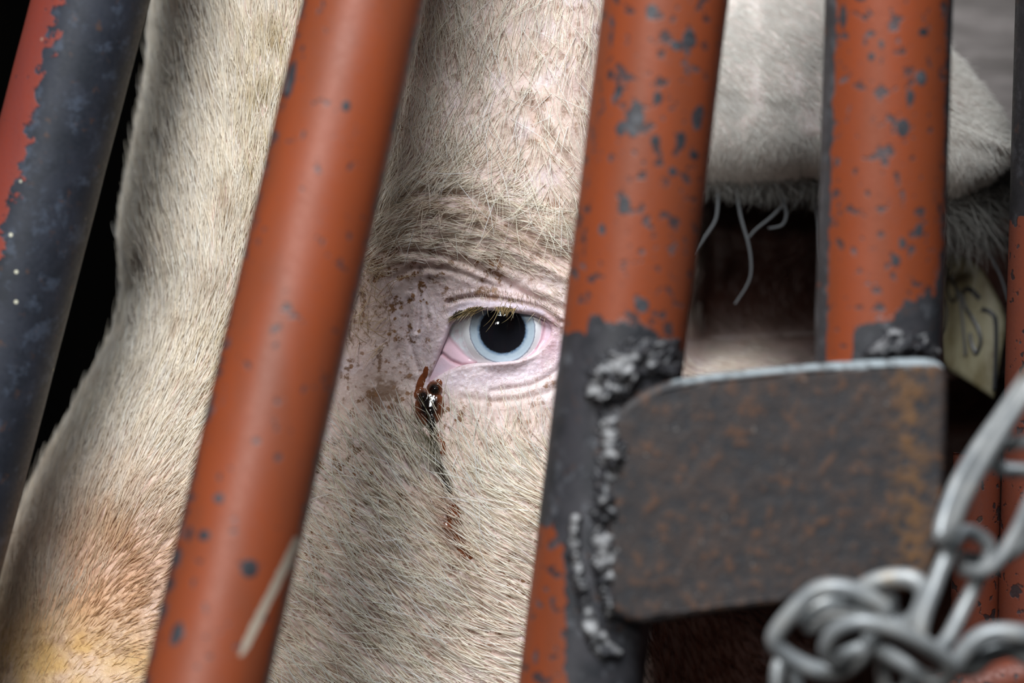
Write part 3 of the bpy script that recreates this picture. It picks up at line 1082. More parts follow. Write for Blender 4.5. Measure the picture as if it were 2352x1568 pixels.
def add_batch(c, py, px, keep_extra=1.0, lmul=1.0, lift_mul=1.0, r0=0.00014, jitter=0.16, curl=0.12, bend=0.0):
    ang, L, dens, lift = field(px, py)
    ok = rng.random(len(c)) < dens * keep_extra
    c, py, px, ang, L, lift = c[ok], py[ok], px[ok], ang[ok], L[ok], lift[ok]
    clump = 0.20 * fbm(px, py, 26, 90.0)
    pts = grow(c, py, ang + clump, L * lmul, lift * lift_mul, bend=bend, jitter=jitter, curl=curl)
    batches.append((pts, taper(len(c), 5, r0, 0.15) * np.clip(L / 60, 0.4, 1.1)[:, None], coat_color(px, py)))


# round the front of the face
add_batch(*hair_on_face(46000, -1.25, 0.0, -150, 1720), r0=0.00018, jitter=0.13)
# side of the face
add_batch(*hair_on_face(23000, 0.0, 1150, -150, 430), r0=0.00011, jitter=0.17, curl=0.08)
add_batch(*hair_on_face(13000, 0.0, 1150, 400, 780), r0=0.00013, jitter=0.16, curl=0.08)
add_batch(*hair_on_face(6500, 0.0, 300, 780, 1720), r0=0.00018, jitter=0.13, curl=0.06)
add_batch(*hair_on_face(12500, 300, 1150, 780, 1720), r0=0.00019, jitter=0.12, curl=0.06)
# fine short undercoat on the same side
add_batch(*hair_on_face(9000, 0.0, 760, -80, 1620), lmul=0.5, r0=0.00011, jitter=0.4)
# beyond the picture's edges
add_batch(*hair_on_face(5000, -1.2, 900, -700, -150), r0=0.0002)
add_batch(*hair_on_face(5000, -1.2, 900, 1720, 2300), r0=0.0002)
# stray guard hairs crossing above the eye
c, py, px = hair_on_face(2600, 0, 560, -60, 520)
ang = np.where(rng.random(len(c)) < 0.5, math.radians(-118), math.radians(-74)) + rng.normal(0, 0.35, len(c))
ok = rng.random(len(c)) < 0.22
pts = grow(c[ok], py[ok], ang[ok], np.full(ok.sum(), 120.0), np.full(ok.sum(), 0.35), curl=0.12)
batches.append((pts, taper(len(pts), 5, 0.00011), np.clip(coat_color(px[ok], py[ok]) * 1.05, 0, .9)))
# guard hairs below the eye and low on the cheek
c, py, px = hair_on_face(12000, 0, 700, 960, 1640)
ang, L, dens, lift = field(px, py)
ok = (rng.random(len(c)) < 0.16) & (px < 1350)
pts = grow(c[ok], py[ok], ang[ok] + rng.normal(0, 0.28, ok.sum()), np.full(ok.sum(), 100.0), np.full(ok.sum(), 0.42), curl=0.10)
batches.append((pts, taper(len(pts), 5, 0.00014), np.clip(coat_color(px[ok], py[ok]) * 1.2, 0, .96)))
# whisker-like hairs left of the eye
c, py, px = hair_on_face(1500, 60, 300, 600, 800)
ok = (px < 905)
ok &= rng.random(len(c)) < 0.16
pts = grow(c[ok], py[ok], rng.uniform(1.2, 4.2, ok.sum()), np.full(ok.sum(), 60.0), np.full(ok.sum(), 0.8), curl=0.5)
batches.append((pts, taper(len(pts), 5, 0.00011), np.tile([0.60, 0.45, 0.28], (len(pts), 1))))
# pale down on the bare skin round the eye
c, py, px = hair_on_face(11000, 0, 700, 540, 1010)
ok = (px < 1330) & (rng.random(len(c)) < np.exp(-np.maximum(np.hypot((px - 1100) / 260, (py - 780) / 210) - 0.6, 0) ** 2 / 0.08)) & (sdist_fast(px, py) < -16)
pts = grow(c[ok], py[ok], rng.normal(1.8, 0.8, ok.sum()), np.full(ok.sum(), 11.0), np.full(ok.sum(), 0.22), curl=0.3)
batches.append((pts, taper(len(pts), 5, 0.00005), np.tile([0.90, 0.86, 0.84], (len(pts), 1))))
# loose fringe along the outline of the face
c = rng.uniform(-1.15, -0.6, 3000); py = rng.uniform(-100, 1650, 3000); px, _, _ = surf(c, py)
ang, L, dens, lift = field(px, py)
ok = rng.random(len(c)) < 0.5
pts = grow(c[ok], py[ok], ang[ok] + 0.2, L[ok], np.full(ok.sum(), 0.45), curl=0.25, jitter=0.3)
batches.append((pts, taper(len(pts), 5, 0.00015), coat_color(px[ok], py[ok])))
# red-brown coat of the temple, cheek and neck
n = 26000
c = rng.uniform(620, 2200, n); py = rng.uniform(-100, 1700, n); px, _, _ = surf(c, py)
ok = (px > 1500) & (px < 2560)
c, py, px = c[ok], py[ok], px[ok]
ang = np.radians(np.interp(py, [-100, 500, 760, 900, 1500], [-20, -28, 128, 122, 130])) + rng.normal(0, .12, len(c))
pts = grow(c, py, ang, np.full(len(c), 60.0), np.full(len(c), 0.25))
cc = coat_color(px, py)
batches.append((pts, taper(len(pts), 5, 0.00017), cc))

K5 = [b for b in batches]
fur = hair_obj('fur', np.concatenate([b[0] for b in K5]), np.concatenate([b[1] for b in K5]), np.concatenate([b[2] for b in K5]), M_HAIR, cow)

# ---- ear coat and the long hairs hanging from its lower edge
n = 26000
t = rng.uniform(0.08, 0.995, n); v = rng.uniform(-1, 1, n)
x_, y_, d_ = ear_point(t, v)
p0 = PV(x_, y_, d_ - 0.0030)
dirn = np.stack([np.cos(np.radians(-40 - 50 * (v < 0) * np.abs(v)) + rng.normal(0, .3, n)), np.zeros(n), np.sin(np.radians(-40 - 50 * (v < 0) * np.abs(v)) + rng.normal(0, .3, n))], -1)
wm = np.where(v > 0, np.interp(t, _et, _up), np.interp(t, _et, _dn)) * S
sl = np.where(v > 0, 0.080 * np.abs(v) ** 0.6, -0.054 * v * v) / wm
dirn[:, 1] = dirn[:, 2] * sl
dirn /= np.linalg.norm(dirn, axis=1, keepdims=True)
L = 0.007 * rng.uniform(0.6, 1.3, n)
ts = np.linspace(0, 1, 4)
pts = p0[:, None] + dirn[:, None] * (L[:, None] * ts)[..., None] + np.array([0, -1.0, 0]) * (L[:, None] * 0.25 * (ts - ts ** 2 * 0.5))[..., None]
cl = np.tile([0.88, 0.84, 0.79], (n, 1)) * rng.uniform(0.85, 1.1, n)[:, None]
ear_b = [(pts, taper(n, 4, 0.00014), np.clip(cl, 0, .9))]
n = 3800
t = rng.uniform(0.06, 0.99, n)
v = rng.uniform(-1, -0.93, n)
x_, y_, d_ = ear_point(t, v)
p0 = PV(x_, y_, d_ + rng.uniform(-0.003, 0.012, n))
a0_ = np.radians(np.interp(t, [0, 0.5, 1.0], [-95, -62, -50])) + rng.normal(0, .35, n)
dirn = np.stack([np.cos(a0_), rng.normal(0.05, .2, n), np.sin(a0_)], -1)
L = np.interp(t, [0, .3, .6, .85, 1], [0.007, 0.009, 0.014, 0.030, 0.022]) * rng.uniform(0.5, 1.3, n)
sidev = np.stack([-dirn[:, 2], dirn[:, 1] * 0, dirn[:, 0]], -1)
bd = rng.normal(0, 0.3, n)
pts = p0[:, None] + dirn[:, None] * (L[:, None] * ts)[..., None] + sidev[:, None] * ((L * bd)[:, None] * ts ** 2)[..., None]
ear_b.append((pts, taper(n, 4, 0.00014), np.tile([0.26, 0.25, 0.23], (n, 1)) * rng.uniform(0.5, 1.2, n)[:, None]))
hair_obj('ear_hair', np.concatenate([b[0] for b in ear_b]), np.concatenate([b[1] for b in ear_b]), np.concatenate([b[2] for b in ear_b]), M_HAIR, cow)

long_hairs = [
    [(1690, 430), (1702, 500), (1722, 575), (1722, 640), (1688, 698)],
    [(1790, 440), (1802, 462), (1775, 495), (1738, 525), (1720, 545)],
    [(1845, 400), (1868, 450), (1878, 510), (1880, 560), (1884, 600)],
    [(1650, 440), (1645, 500), (1622, 540), (1598, 575), (1580, 600)],
    [(1795, 450), (1806, 490), (1798, 515), (1780, 522), (1765, 524)],
    [(2200, 500), (2240, 545), (2275, 590), (2300, 640), (2315, 690)],
]
lp, lr = [], []
for q in long_hairs:
    w = catmull([P(a, b, 0.085) for a, b in q], 3)
    lp.append(w); lr.append(np.linspace(0.00075, 0.0004, len(w)))
hair_obj('long_ear_hair', np.array(lp), np.array(lr), np.tile([0.20, 0.21, 0.22], (len(lp), 1)), M_HAIR, cow)

# ---- eyelashes
lash_p, lash_c, lash_r = [], [], []
UP = catmull([(1036, 742), (1043, 731), (1062, 717), (1099, 708), (1147, 708), (1194, 714), (1233, 723), (1262, 740)], 10)


def lash(x, y, ang, L, rad, col, droop=0.0, lift=0.45):
    y0 = float(face_detail(np.array([x]), np.array([y]))[0]) - 0.0002
    p = np.array([(x - 1176) * S, y0, EYE_H + (784 - y) * S])
    d = np.array([math.cos(ang), -lift, math.sin(ang)])
    d /= np.linalg.norm(d)
    sd = np.array([-d[2], 0, d[0]])
    ts = np.linspace(0, 1, 6)
    lash_p.append(np.array([p + d * L * S * t + sd * droop * L * S * t * t for t in ts]))
    lash_r.append(rad * 0.85 * (1 - 0.85 * ts ** 1.3))
    lash_c.append(col)


def lash_clump(x, y, tx, ty, nh, spread, cols):
    for _ in range(nh):
        rx, ry = x + random.gauss(0, spread), y + random.gauss(0, spread * 0.35)
        ex, ey = tx + random.gauss(0, spread * 0.35), ty + random.gauss(0, spread * 0.3)
        f = random.uniform(0.6, 1.08)
        dx, dy = (ex - rx) * f, (ey - ry) * f
        L = math.hypot(dx, dy)
        lash(rx, ry, math.atan2(-dy, dx), L, random.uniform(0.00008, 0.00015), random.choice(cols), random.gauss(0, 0.10), random.uniform(0.25, 0.55))


DK, BR, GD, PL = (0.020, 0.014, 0.007), (0.14, 0.090, 0.035), (0.40, 0.28, 0.11), (0.76, 0.64, 0.42)
for i in range(13):                                       # dark matted clump in the inner half
    u = i / 12
    x0 = 1046 + 62 * u + random.gauss(0, 2)
    y0 = float(np.interp(x0, UP[:, 0], UP[:, 1])) - 2
    lash_clump(x0, y0, x0 - random.uniform(14, 26), y0 + random.uniform(10, 19), 20, 5.0, [DK, DK, DK, BR, GD])
    lash_clump(x0 + 2, y0, x0 - random.uniform(18, 34), y0 + random.uniform(16, 28), 6, 5.0, [GD, PL, GD, BR])
for i in range(7):                                        # second clump over the pupil
    x0 = 1140 + 42 * i / 6 + random.gauss(0, 2)
    y0 = float(np.interp(x0, UP[:, 0], UP[:, 1])) - 3
    lash_clump(x0, y0, 1156 + (x0 - 1160) * 0.5 + random.gauss(0, 4), y0 + random.uniform(12, 25), 16, 4.0, [DK, BR, GD, GD, BR])
for i in range(16):                                       # thin single lashes
    x0 = random.uniform(1045, 1255)
    y0 = float(np.interp(x0, UP[:, 0], UP[:, 1])) - 2
    lash(x0, y0, random.gauss(-1.9, 0.35), random.uniform(14, 34), 0.00007, PL, random.gauss(0, 0.3))
lash(1145, 712, -1.85, 62, 0.00016, (0.40, 0.30, 0.14), -0.25)
lash(1141, 711, -1.95, 52, 0.00013, (0.30, 0.22, 0.10), -0.3)
lash(1178, 714, -1.7, 34, 0.00013, (0.40, 0.30, 0.14), -0.7)
for i in range(260):                                      # short pale hairs above the lid rim
    x = random.uniform(1035, 1285)
    y = float(np.interp(x, [1030, 1065, 1100, 1150, 1200, 1250, 1290], [692, 682, 680, 685, 693, 707, 740])) - random.uniform(0, 16)
    lash(x, y, random.gauss(1.7, 0.35), random.uniform(9, 20), 0.00007, (0.66, 0.52, 0.36) if random.random() < .7 else (0.22, .13, .06), random.gauss(0, 0.2), 0.9)
for i in range(45):                                       # olive-brown crusted hairs over the middle of the lid
    x = random.gauss(1172, 14)
    lash(x, random.uniform(682, 706), random.gauss(-1.9, 0.5), random.uniform(9, 20), 0.00010, random.choice([BR, GD]), 0, 0.7)
lashes = hair_obj('eyelashes', np.array(lash_p), np.array(lash_r), np.array(lash_c), M_LASH, cow)

# ================================================================== EAR TAG
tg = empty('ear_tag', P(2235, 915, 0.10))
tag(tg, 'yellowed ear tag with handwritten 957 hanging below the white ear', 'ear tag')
outline = [(2166, 600), (2160, 640), (2158, 700), (2160, 780), (2165, 825), (2176, 848), (2230, 880), (2283, 917), (2289, 880), (2299, 815), (2310, 759), (2309, 726), (2299, 698), (2278, 657), (2258, 622), (2235, 600), (2205, 584), (2180, 584)]
op = np.array(outline, float)


def tag_y(px, py):
    return 0.100 - 0.00016 * (px - 2235) + 0.0000012 * (px - 2235) ** 2 - 0.00003 * (py - 750)


cx, cy = 2228.0, 745.0
VT, FT = [], []
rings = 8
for sgn in (0, 1):
    for r in range(rings, -1, -1):
        f = r / rings
        q = np.array([cx, cy]) + (op - [cx, cy]) * f
        yv = tag_y(q[:, 0], q[:, 1]) + sgn * 0.0022
        VT.append(PV(q[:, 0], q[:, 1], yv))
VT = np.concatenate(VT)
m = len(op)
f1 = grid_faces(rings + 1, m, wrap_c=True)
f2 = f1[:, ::-1] + (rings + 1) * m
rim = np.array([[j, (j + 1) % m, (j + 1) % m + (rings + 1) * m, j + (rings + 1) * m] for j in range(m)])[:, ::-1]


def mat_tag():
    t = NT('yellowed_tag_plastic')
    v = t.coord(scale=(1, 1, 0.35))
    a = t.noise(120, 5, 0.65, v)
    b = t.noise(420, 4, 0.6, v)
    col = t.mix(t.step(a, 0.4, 0.65), (0.25, 0.23, 0.15), (0.15, 0.125, 0.065))  # cream plastic toned down: the ear's shade is put into these colours
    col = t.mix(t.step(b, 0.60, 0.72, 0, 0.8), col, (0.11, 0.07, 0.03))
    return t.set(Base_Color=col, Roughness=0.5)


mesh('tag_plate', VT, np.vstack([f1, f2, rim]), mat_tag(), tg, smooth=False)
M_INK = mat_simple('black_ink', (0.012, 0.013, 0.016), 0.4)


def zt(x, y):
    return 2120 + x / 3.918, 560 + y / 3.918


strokes = [
    ([(205, 275), (262, 320), (305, 400), (308, 475), (275, 520), (238, 470), (216, 380), (203, 300)], 3.6),
    ([(318, 400), (340, 520), (362, 700), (378, 880), (386, 1010)], 3.4),
    ([(352, 450), (395, 405), (450, 425), (512, 492)], 5.0),
    ([(362, 450), (385, 560), (450, 670), (505, 780), (522, 890), (486, 985), (446, 910), (426, 800)], 4.2),
    ([(525, 590), (590, 605), (645, 660), (658, 780), (657, 950), (652, 1120), (640, 1320)], 4.2),
    ([(195, 490), (212, 580), (214, 660), (196, 750), (172, 800)], 4.0),
]
for pts, w in strokes:
    q = catmull([zt(*p) for p in pts], 8)
    path = PV(q[:, 0], q[:, 1], tag_y(q[:, 0], q[:, 1]) - 0.0002)
    Vv, Ff = tube(path, w * 1.35 * S, 10, squash=0.2)
    mesh('digit_stroke', Vv, Ff, M_INK, tg)
# stud that fixes the tag through the ear
stud = catmull([P(2135, 560, 0.062), P(2150, 600, 0.090), P(2166, 622, 0.104)], 6)
Vv, Ff = tube(stud, 0.0028, 14)
mesh('stud', Vv, Ff, mat_simple('stud_plastic', (0.10, 0.095, 0.07), 0.5), tg)

# ================================================================== GATE
gate = empty('cattle_gate', P(1176, 2700, -0.10))
tag(gate, 'orange painted steel pipe gate with chipped paint and a rusty welded plate', 'gate')


def pipe(name, a, b, rad, mat, parent, wear_shade_f, palef=None, label=None, ext=(-1300, 2800), n=110, m=700, bow=0.0, spots=()):
    """a, b: (px, depth) of the centre line at the top and bottom rows of the picture."""
    ys = np.linspace(ext[0], ext[1], m)
    f = ys / 1568.0
    dep = a[1] + (b[1] - a[1]) * f
    pxs = a[0] + (b[0] - a[0]) * f + bow * (f * (1 - f)) * 4
    path = PV(pxs, ys, dep)
    th = np.linspace(0, 2 * math.pi, n, endpoint=False)
    tan = np.gradient(path, axis=0)
    tan /= np.linalg.norm(tan, axis=1, keepdims=True)
    fr = np.array([0, -1.0, 0]) - tan * (tan @ np.array([0, -1.0, 0]))[:, None]
    fr /= np.linalg.norm(fr, axis=1, keepdims=True)
    sd = np.cross(tan, fr)
    sd *= np.sign(sd[:, :1])                       # points to +x
    R = rad * np.ones((m, n)) * (1 + 0.006 * vnoise(np.stack([np.repeat(ys[:, None] / 90, n, 1), np.repeat(np.cos(th)[None] * 1.5, m, 0), np.repeat(np.sin(th)[None] * 1.5 + a[0], m, 0)], -1)))
    Vv = path[:, None] + fr[:, None] * (R * np.cos(th))[..., None] + sd[:, None] * (R * np.sin(th))[..., None]
    u = np.repeat(np.sin(th)[None], m, 0)          # -1 left .. 1 right as seen from the front
    front = np.repeat(np.cos(th)[None], m, 0)
    YS = np.repeat(ys[:, None], n, 1)
    w = wear_shade_f(u, YS, front)
    for sx, sy, rx, ry in spots:                   # single large chips: place along and across the pipe, half width, half height
        cxp = np.interp(sy, ys, pxs)
        RP = rad * FPX / (DIST + a[1])
        dd = np.sqrt(((np.arcsin(np.clip(u, -1, 1)) - math.asin(max(-1, min(1, (sx - cxp) / RP)))) * RP / rx) ** 2 + ((YS - sy) / ry) ** 2)
        w = np.maximum(w, np.where(front > -0.1, 1.25 - 0.55 * dd ** 2, 0))
    w = w.ravel()
    pl = palef(u, YS, front).ravel() if palef else np.zeros(m * n)
    Vv = Vv.reshape(-1, 3)
    # open mouth of the tube at both ends
    inner = (path[:, None] + fr[:, None] * (R * 0.86 * np.cos(th))[..., None] + sd[:, None] * (R * 0.86 * np.sin(th))[..., None]).reshape(-1, 3)
    Fo = grid_faces(m, n, wrap_c=True)
    Fi = Fo[:, ::-1] + m * n
    e0 = np.array([[j, (j + 1) % n, (j + 1) % n + m * n, j + m * n] for j in range(n)])
    e1 = np.array([[(m - 1) * n + j, (m - 1) * n + j + m * n, (m - 1) * n + (j + 1) % n + m * n, (m - 1) * n + (j + 1) % n] for j in range(n)])
    o = mesh(name, np.vstack([Vv, inner]), np.vstack([Fo, Fi, e0, e1]), mat, parent, attrs={'wear_shade': np.r_[w, np.full(m * n, 1.0)], 'pale': np.r_[pl, np.zeros(m * n)]})
    if label: o['label'] = label
    return o


Z0 = lambda u, y, f: np.zeros_like(u)
P_A = mat_paint('worn_red_paint_on_steel', 1.0, base=(0.225, 0.036, 0.020), chips=0.70, steel=(0.011, 0.014, 0.021), flecks=True, rough=0.5)
P_B = mat_paint('orange_gate_paint', 4.0, chips=0.645, rough=0.42)
P_C = mat_paint('chipped_orange_gate_paint', 9.0, chips=0.585, rough=0.42)
P_D = mat_paint('chipped_orange_gate_paint_dull', 14.0, chips=0.59, rough=0.48, base=(0.225, 0.042, 0.010))

pipe('gate_bar', (208, -0.045), (-200, -0.045), 0.0242, P_A, gate,
     lambda u, y, f: np.where(f < -0.3, 0.2, 0.52 + 0.55 * (u + 0.36) / 0.36 * 0.6), label='bar worn to dark blue-grey steel with a strip of red paint')
pipe('gate_bar', (836, -0.105), (473, -0.165), 0.02435, P_B, gate,
     lambda u, y, f: 0.12 + 0.10 * sstep(0.1, -0.7, u) * sstep(700, 1200, y) + 0.36 * sstep(-0.70, -0.95, u) + 0.42 * sstep(0.84, 0.98, u),  # both side edges darkened for grazing light falloff, along with dirt
     lambda u, y, f: (0.95 * sstep(0.11, 0.03, np.abs(u - (0.98 - 0.0016 * (y - 1200)))) * sstep(1190, 1230, y) * sstep(1560, 1460, y)),
     spots=[(575, 1318, 17, 19), (664, 228, 17, 40), (400, 1330, 12, 26), (410, 1490, 15, 24), (795, 272, 9, 12), (1000, 900, 6, 6), (470, 1265, 16, 11), (505, 1180, 10, 10), (438, 1262, 9, 16)])
pipe('gate_bar', (1529, -0.110), (1335, -0.112), 0.0253, P_C, gate,
     lambda u, y, f: 0.10 + 0.95 * sstep(690, 790, y - 60 * np.clip(u, 0, 1) ** 2 - 40 * (u < -0.6)) * (1 - 0.95 * sstep(-0.45, -0.75, u - 0.0010 * (y - 1200)) * sstep(1150, 1280, y)),
     spots=[(1455, 288, 18, 34), (1580, 92, 17, 19), (1600, 262, 16, 26), (1548, 110, 14, 10), (1492, 40, 12, 14), (1506, 232, 10, 14), (1418, 226, 9, 16), (1422, 310, 9, 16),
            (1560, 320, 12, 18), (1430, 480, 12, 20), (1592, 348, 15, 10), (1540, 392, 10, 9), (1500, 330, 10, 12), (1398, 190, 8, 12), (1380, 540, 9, 12), (1470, 700, 14, 14)],
     label='bar bare and dark below the weld')
pipe('gate_bar', (2042, -0.100), (1994, -0.100), 0.0260, P_D, gate,
     lambda u, y, f: 0.10 + 0.60 * sstep(-0.78, -0.90, u) + 0.50 * sstep(0.76, 0.92, u) + 0.9 * sstep(660, 790, y + 70 * u - 90 * (u < -0.45)), ext=(-1300, 832), m=420,
     spots=[(1930, 50, 9, 26), (1968, 6, 14, 8), (2062, 300, 13, 18), (2045, 600, 10, 12), (2078, 230, 8, 16), (2105, 184, 13, 15), (1990, 140, 7, 9), (2110, 80, 13, 9), (2012, 112, 5, 9), (2060, 560, 7, 12), (2100, 530, 9, 14)])

# flat strip of steel behind the outer bar
# ---- plate
PY = -0.1405
o_pl = [(1395, 985), (1412, 950), (1440, 920), (1482, 892), (1535, 875), (1640, 858), (1840, 838), (2000, 826), (2110, 822), (2150, 828), (2172, 850), (2178, 900), (2174, 1050), (2166, 1200), (2150, 1300), (2138, 1340), (2110, 1358), (1960, 1372), (1800, 1390), (1640, 1410), (1500, 1432), (1470, 1434), (1430, 1425), (1405, 1400), (1395, 1300), (1392, 1150)]
op = catmull(o_pl, 4, True)
ctr = np.array([1785.0, 1125.0])
TH = 0.0095
BEV = 10.0
# rings from the middle of the front face out, round the edge, to the back
ringspec = [(f, 0.0) for f in np.linspace(0.02, 0.94, 44)]
Vp, bare, och = [], [], []
outn = op - ctr
for f, z in ringspec:
    q = ctr + outn * f
    Vp.append((q, np.zeros(len(q))))
nrm = np.roll(op, -1, 0) - np.roll(op, 1, 0)
nrm = np.stack([nrm[:, 1], -nrm[:, 0]], -1)
nrm /= np.linalg.norm(nrm, axis=1, keepdims=True)
if ((op + nrm * 5 - ctr) ** 2).sum() < ((op - nrm * 5 - ctr) ** 2).sum():
    nrm = -nrm
bm_ = 0.0036
for a in np.linspace(0, math.pi / 2, 7):
    q = op - nrm * (bm_ / S) * (1 - math.sin(a))
    Vp.append((q, np.full(len(q), bm_ * (1 - math.cos(a)))))
for a in np.linspace(math.pi / 2, 0, 7):
    q = op - nrm * (bm_ / S) * (1 - math.sin(a))
    Vp.append((q, np.full(len(q), TH - bm_ * (1 - math.cos(a)))))
for f in np.linspace(0.9, 0.02, 6):
    Vp.append((ctr + outn * f, np.full(len(op), TH)))
Vv = []
for q, z in Vp:
    tilt = -0.0000042 * 0 + 0.03 * (1125 - q[:, 1]) * S      # leans back a little towards the top
    base = PV(q[:, 0], q[:, 1], PY + tilt)
    base[:, 1] += z
    base[:, 2] += 0.0
    base[:, 1] += 0.0004 * fbm(q[:, 0], q[:, 1], 60, 120.0)
    Vv.append(base)
    top = (q[:, 1] < np.interp(q[:, 0], [1395, 1500, 1560, 1840, 2150, 2180], [600, 860, 880, 850, 838, 850]))
    bare.append(np.where(top, 1.0, 0.0) * (z < TH))  # mask of the top bevel, where the painted highlight sits
    och.append(np.exp(-((q[:, 0] - 2095) / 42) ** 2) * 0.9)
Vv = np.concatenate(Vv)
fp = grid_faces(len(Vp), len(op), wrap_c=True)
n0 = len(op)
cap = [tuple(range(n0))[::-1], tuple(range((len(Vp) - 1) * n0, len(Vp) * n0))]
pl = mesh('hinge_plate', Vv, [tuple(f) for f in fp] + cap, M_PLATE, gate, attrs={'bare': np.concatenate(bare), 'ochre': np.concatenate(och)})
tag(pl, 'dark rusty steel plate welded between two bars')


def weld(pts, rads, centre, R, dep, seed, amp=0.0060, floor=None):
    """Weld metal laid on a pipe: a lumpy mound that follows pts, thick in the middle and running out into the pipe's skin."""
    q = catmull([(x, y, r) for (x, y), r in zip(pts, rads)], 6)
    x0, x1 = q[:, 0].min() - 45, q[:, 0].max() + 45
    y0, y1 = q[:, 1].min() - 45, q[:, 1].max() + 45
    gx, gy = np.arange(x0, x1, 2.0), np.arange(y0, y1, 2.0)
    GX, GY = np.meshgrid(gx, gy)
    px, py = GX.ravel(), GY.ravel()
    m = np.full(px.shape, -9.0)
    for x, y, rr in q:
        m = np.maximum(m, 1 - np.hypot(px - x, py - y) / rr)
    m = m + 0.55 * fbm(px, py, 30, seed) + 0.15 * fbm(px, py, 10, seed + 3)
    n1 = fbm(px, py, 58, seed + 11, 3)
    n2_ = fbm(px, py, 26, seed + 17, 2)
    h = amp * (sstep(0.0, 0.75, m) * (0.62 + 0.85 * n1 + 0.35 * n2_)) - 0.0008 * sstep(0.12, 0.0, m)
    d = (px - centre(py)) * (DIST + dep) / FPX
    base = dep - np.sqrt(np.maximum(R * R - d * d, 1e-9))
    yv = base - h
    keep = (m > 0.0) & (np.abs(d) < R * 0.985)
    fq = grid_faces(len(gy), len(gx))
    fq = fq[keep[fq].all(1)][:, ::-1]
    used = np.unique(fq)
    idx = -np.ones(len(px), int)
    idx[used] = np.arange(len(used))
    br = np.clip(0.5 + 1.5 * fbm(px, py, 36, seed + 23) + 0.35 * n1, 0, 1) * sstep(0.05, 0.5, m)
    return mesh('weld_bead', PV(px, py, yv)[used], idx[fq], M_WELD, gate, attrs={'clean': br[used]})


C_C = lambda y: 1529 + (1335 - 1529) * y / 1568
C_D = lambda y: 2042 + (1994 - 2042) * y / 1568
weld([(1380, 900), (1405, 865), (1440, 845), (1490, 828), (1535, 822), (1556, 840)], [40, 60, 66, 62, 54, 34], C_C, 0.0253, -0.1108, 5.0, 0.0105)
weld([(1405, 900), (1402, 980), (1410, 1060), (1394, 1140), (1400, 1230), (1398, 1320), (1402, 1400)], [40, 36, 44, 36, 46, 40, 32], C_C, 0.0253, -0.1110, 15.0, 0.0100)
weld([(1322, 1190), (1318, 1260), (1330, 1340), (1352, 1420), (1380, 1480), (1420, 1500)], [14, 20, 20, 28, 32, 18], C_C, 0.0253, -0.1115, 25.0, 0.0050)
weld([(2005, 812), (2040, 795), (2080, 785), (2120, 792), (2142, 812)], [22, 34, 44, 40, 26], C_D, 0.0260, -0.100, 35.0, 0.0080)

# ================================================================== SIDE PANEL BEHIND THE CHAIN
panel = empty('side_panel', P(2300, 2700, 0.0))
tag(panel, 'darker orange pipe panel behind the chain, mostly cut off by the picture edge', 'fence panel')
P_E = mat_paint('dirty_orange_paint', 23.0, chips=0.60, rough=0.5, steel=(0.009, 0.009, 0.011), base=(0.16, 0.034, 0.014))
pipe('upright', (2432, -0.01), (2388, -0.01), 0.0185, P_E, panel, lambda u, y, f: 0.12 + 0.8 * sstep(520, 380, y + 60 * u))
pipe('stub', (2262, -0.005), (2235, -0.005), 0.0102, P_E, panel, lambda u, y, f: 0.30 + 0 * u, ext=(1040, 2800), m=260)
hb = catmull([P(2120, 1610, -0.06), P(2240, 1585, -0.06), P(2360, 1555, -0.06), P(2700, 1480, -0.06)], 30)
Vv, Ff = tube(hb, 0.0105, 48)
mesh('rail', Vv, Ff, P_E, panel, attrs={'wear_shade': np.full(len(Vv), 0.28), 'pale': np.zeros(len(Vv))})

# ================================================================== CHAIN
chain = empty('chain', P(2160, 1600, -0.2))
tag(chain, 'grey galvanised steel chain with twisted links hanging beside the rusty plate', 'chain')


def zc(x, y, d=-0.2):
    return P(1650 + x / 2.537, 950 + y / 2.537, d)


def link(pts, r=0.0030, closed=True):
    path = catmull([zc(*p) for p in pts], 10, closed)
    Vv, Ff = tube(path, r, 22, closed=closed)
    return mesh('chain_link', Vv, Ff, M_CHAIN, chain)


# long link seen nearly edge-on, running up and out of the frame
link([(1310, 735, -.200), (1300, 660, -.196), (1380, 430, -.190), (1500, 220, -.188), (1640, 20, -.188), (1800, -210, -.190), (1850, -240, -.200), (1835, -180, -.212), (1700, 30, -.214), (1560, 260, -.214), (1430, 500, -.213), (1350, 700, -.210)])
# link entering from the side
link([(1900, 170, -.200), (1760, 165, -.204), (1650, 185, -.203), (1600, 245, -.196), (1640, 315, -.190), (1760, 330, -.190), (1900, 320, -.192), (2050, 260, -.196)])
# hooked link
link([(1420, 850, -.186), (1430, 905, -.192), (1540, 915, -.200), (1640, 850, -.203), (1740, 690, -.203), (1850, 460, -.203), (1930, 400, -.200), (1960, 450, -.192), (1900, 560, -.186), (1780, 760, -.184), (1600, 850, -.183), (1500, 850, -.183)])
# long link down to the tangle
link([(1400, 710, -.196), (1470, 690, -.192), (1560, 745, -.190), (1580, 830, -.190), (1500, 990, -.192), (1420, 1150, -.196), (1330, 1320, -.204), (1250, 1370, -.209), (1180, 1310, -.212), (1190, 1200, -.212), (1240, 1060, -.210), (1320, 850, -.204)])
# outer loop of the tangle
link([(330, 1310, -.205), (420, 1170, -.208), (560, 1040, -.210), (700, 1015, -.212), (850, 1060, -.212), (960, 1150, -.210), (900, 1290, -.206), (820, 1420, -.203), (700, 1500, -.202), (560, 1490, -.202), (400, 1410, -.203)], 0.0036)
# twisted loop crossing over it
link([(630, 1370, -.214), (690, 1260, -.219), (830, 1215, -.222), (1000, 1250, -.222), (1180, 1330, -.218), (1320, 1430, -.212), (1340, 1530, -.206), (1240, 1560, -.203), (1060, 1450, -.202), (900, 1360, -.203), (760, 1400, -.206), (680, 1440, -.210)], 0.0033)
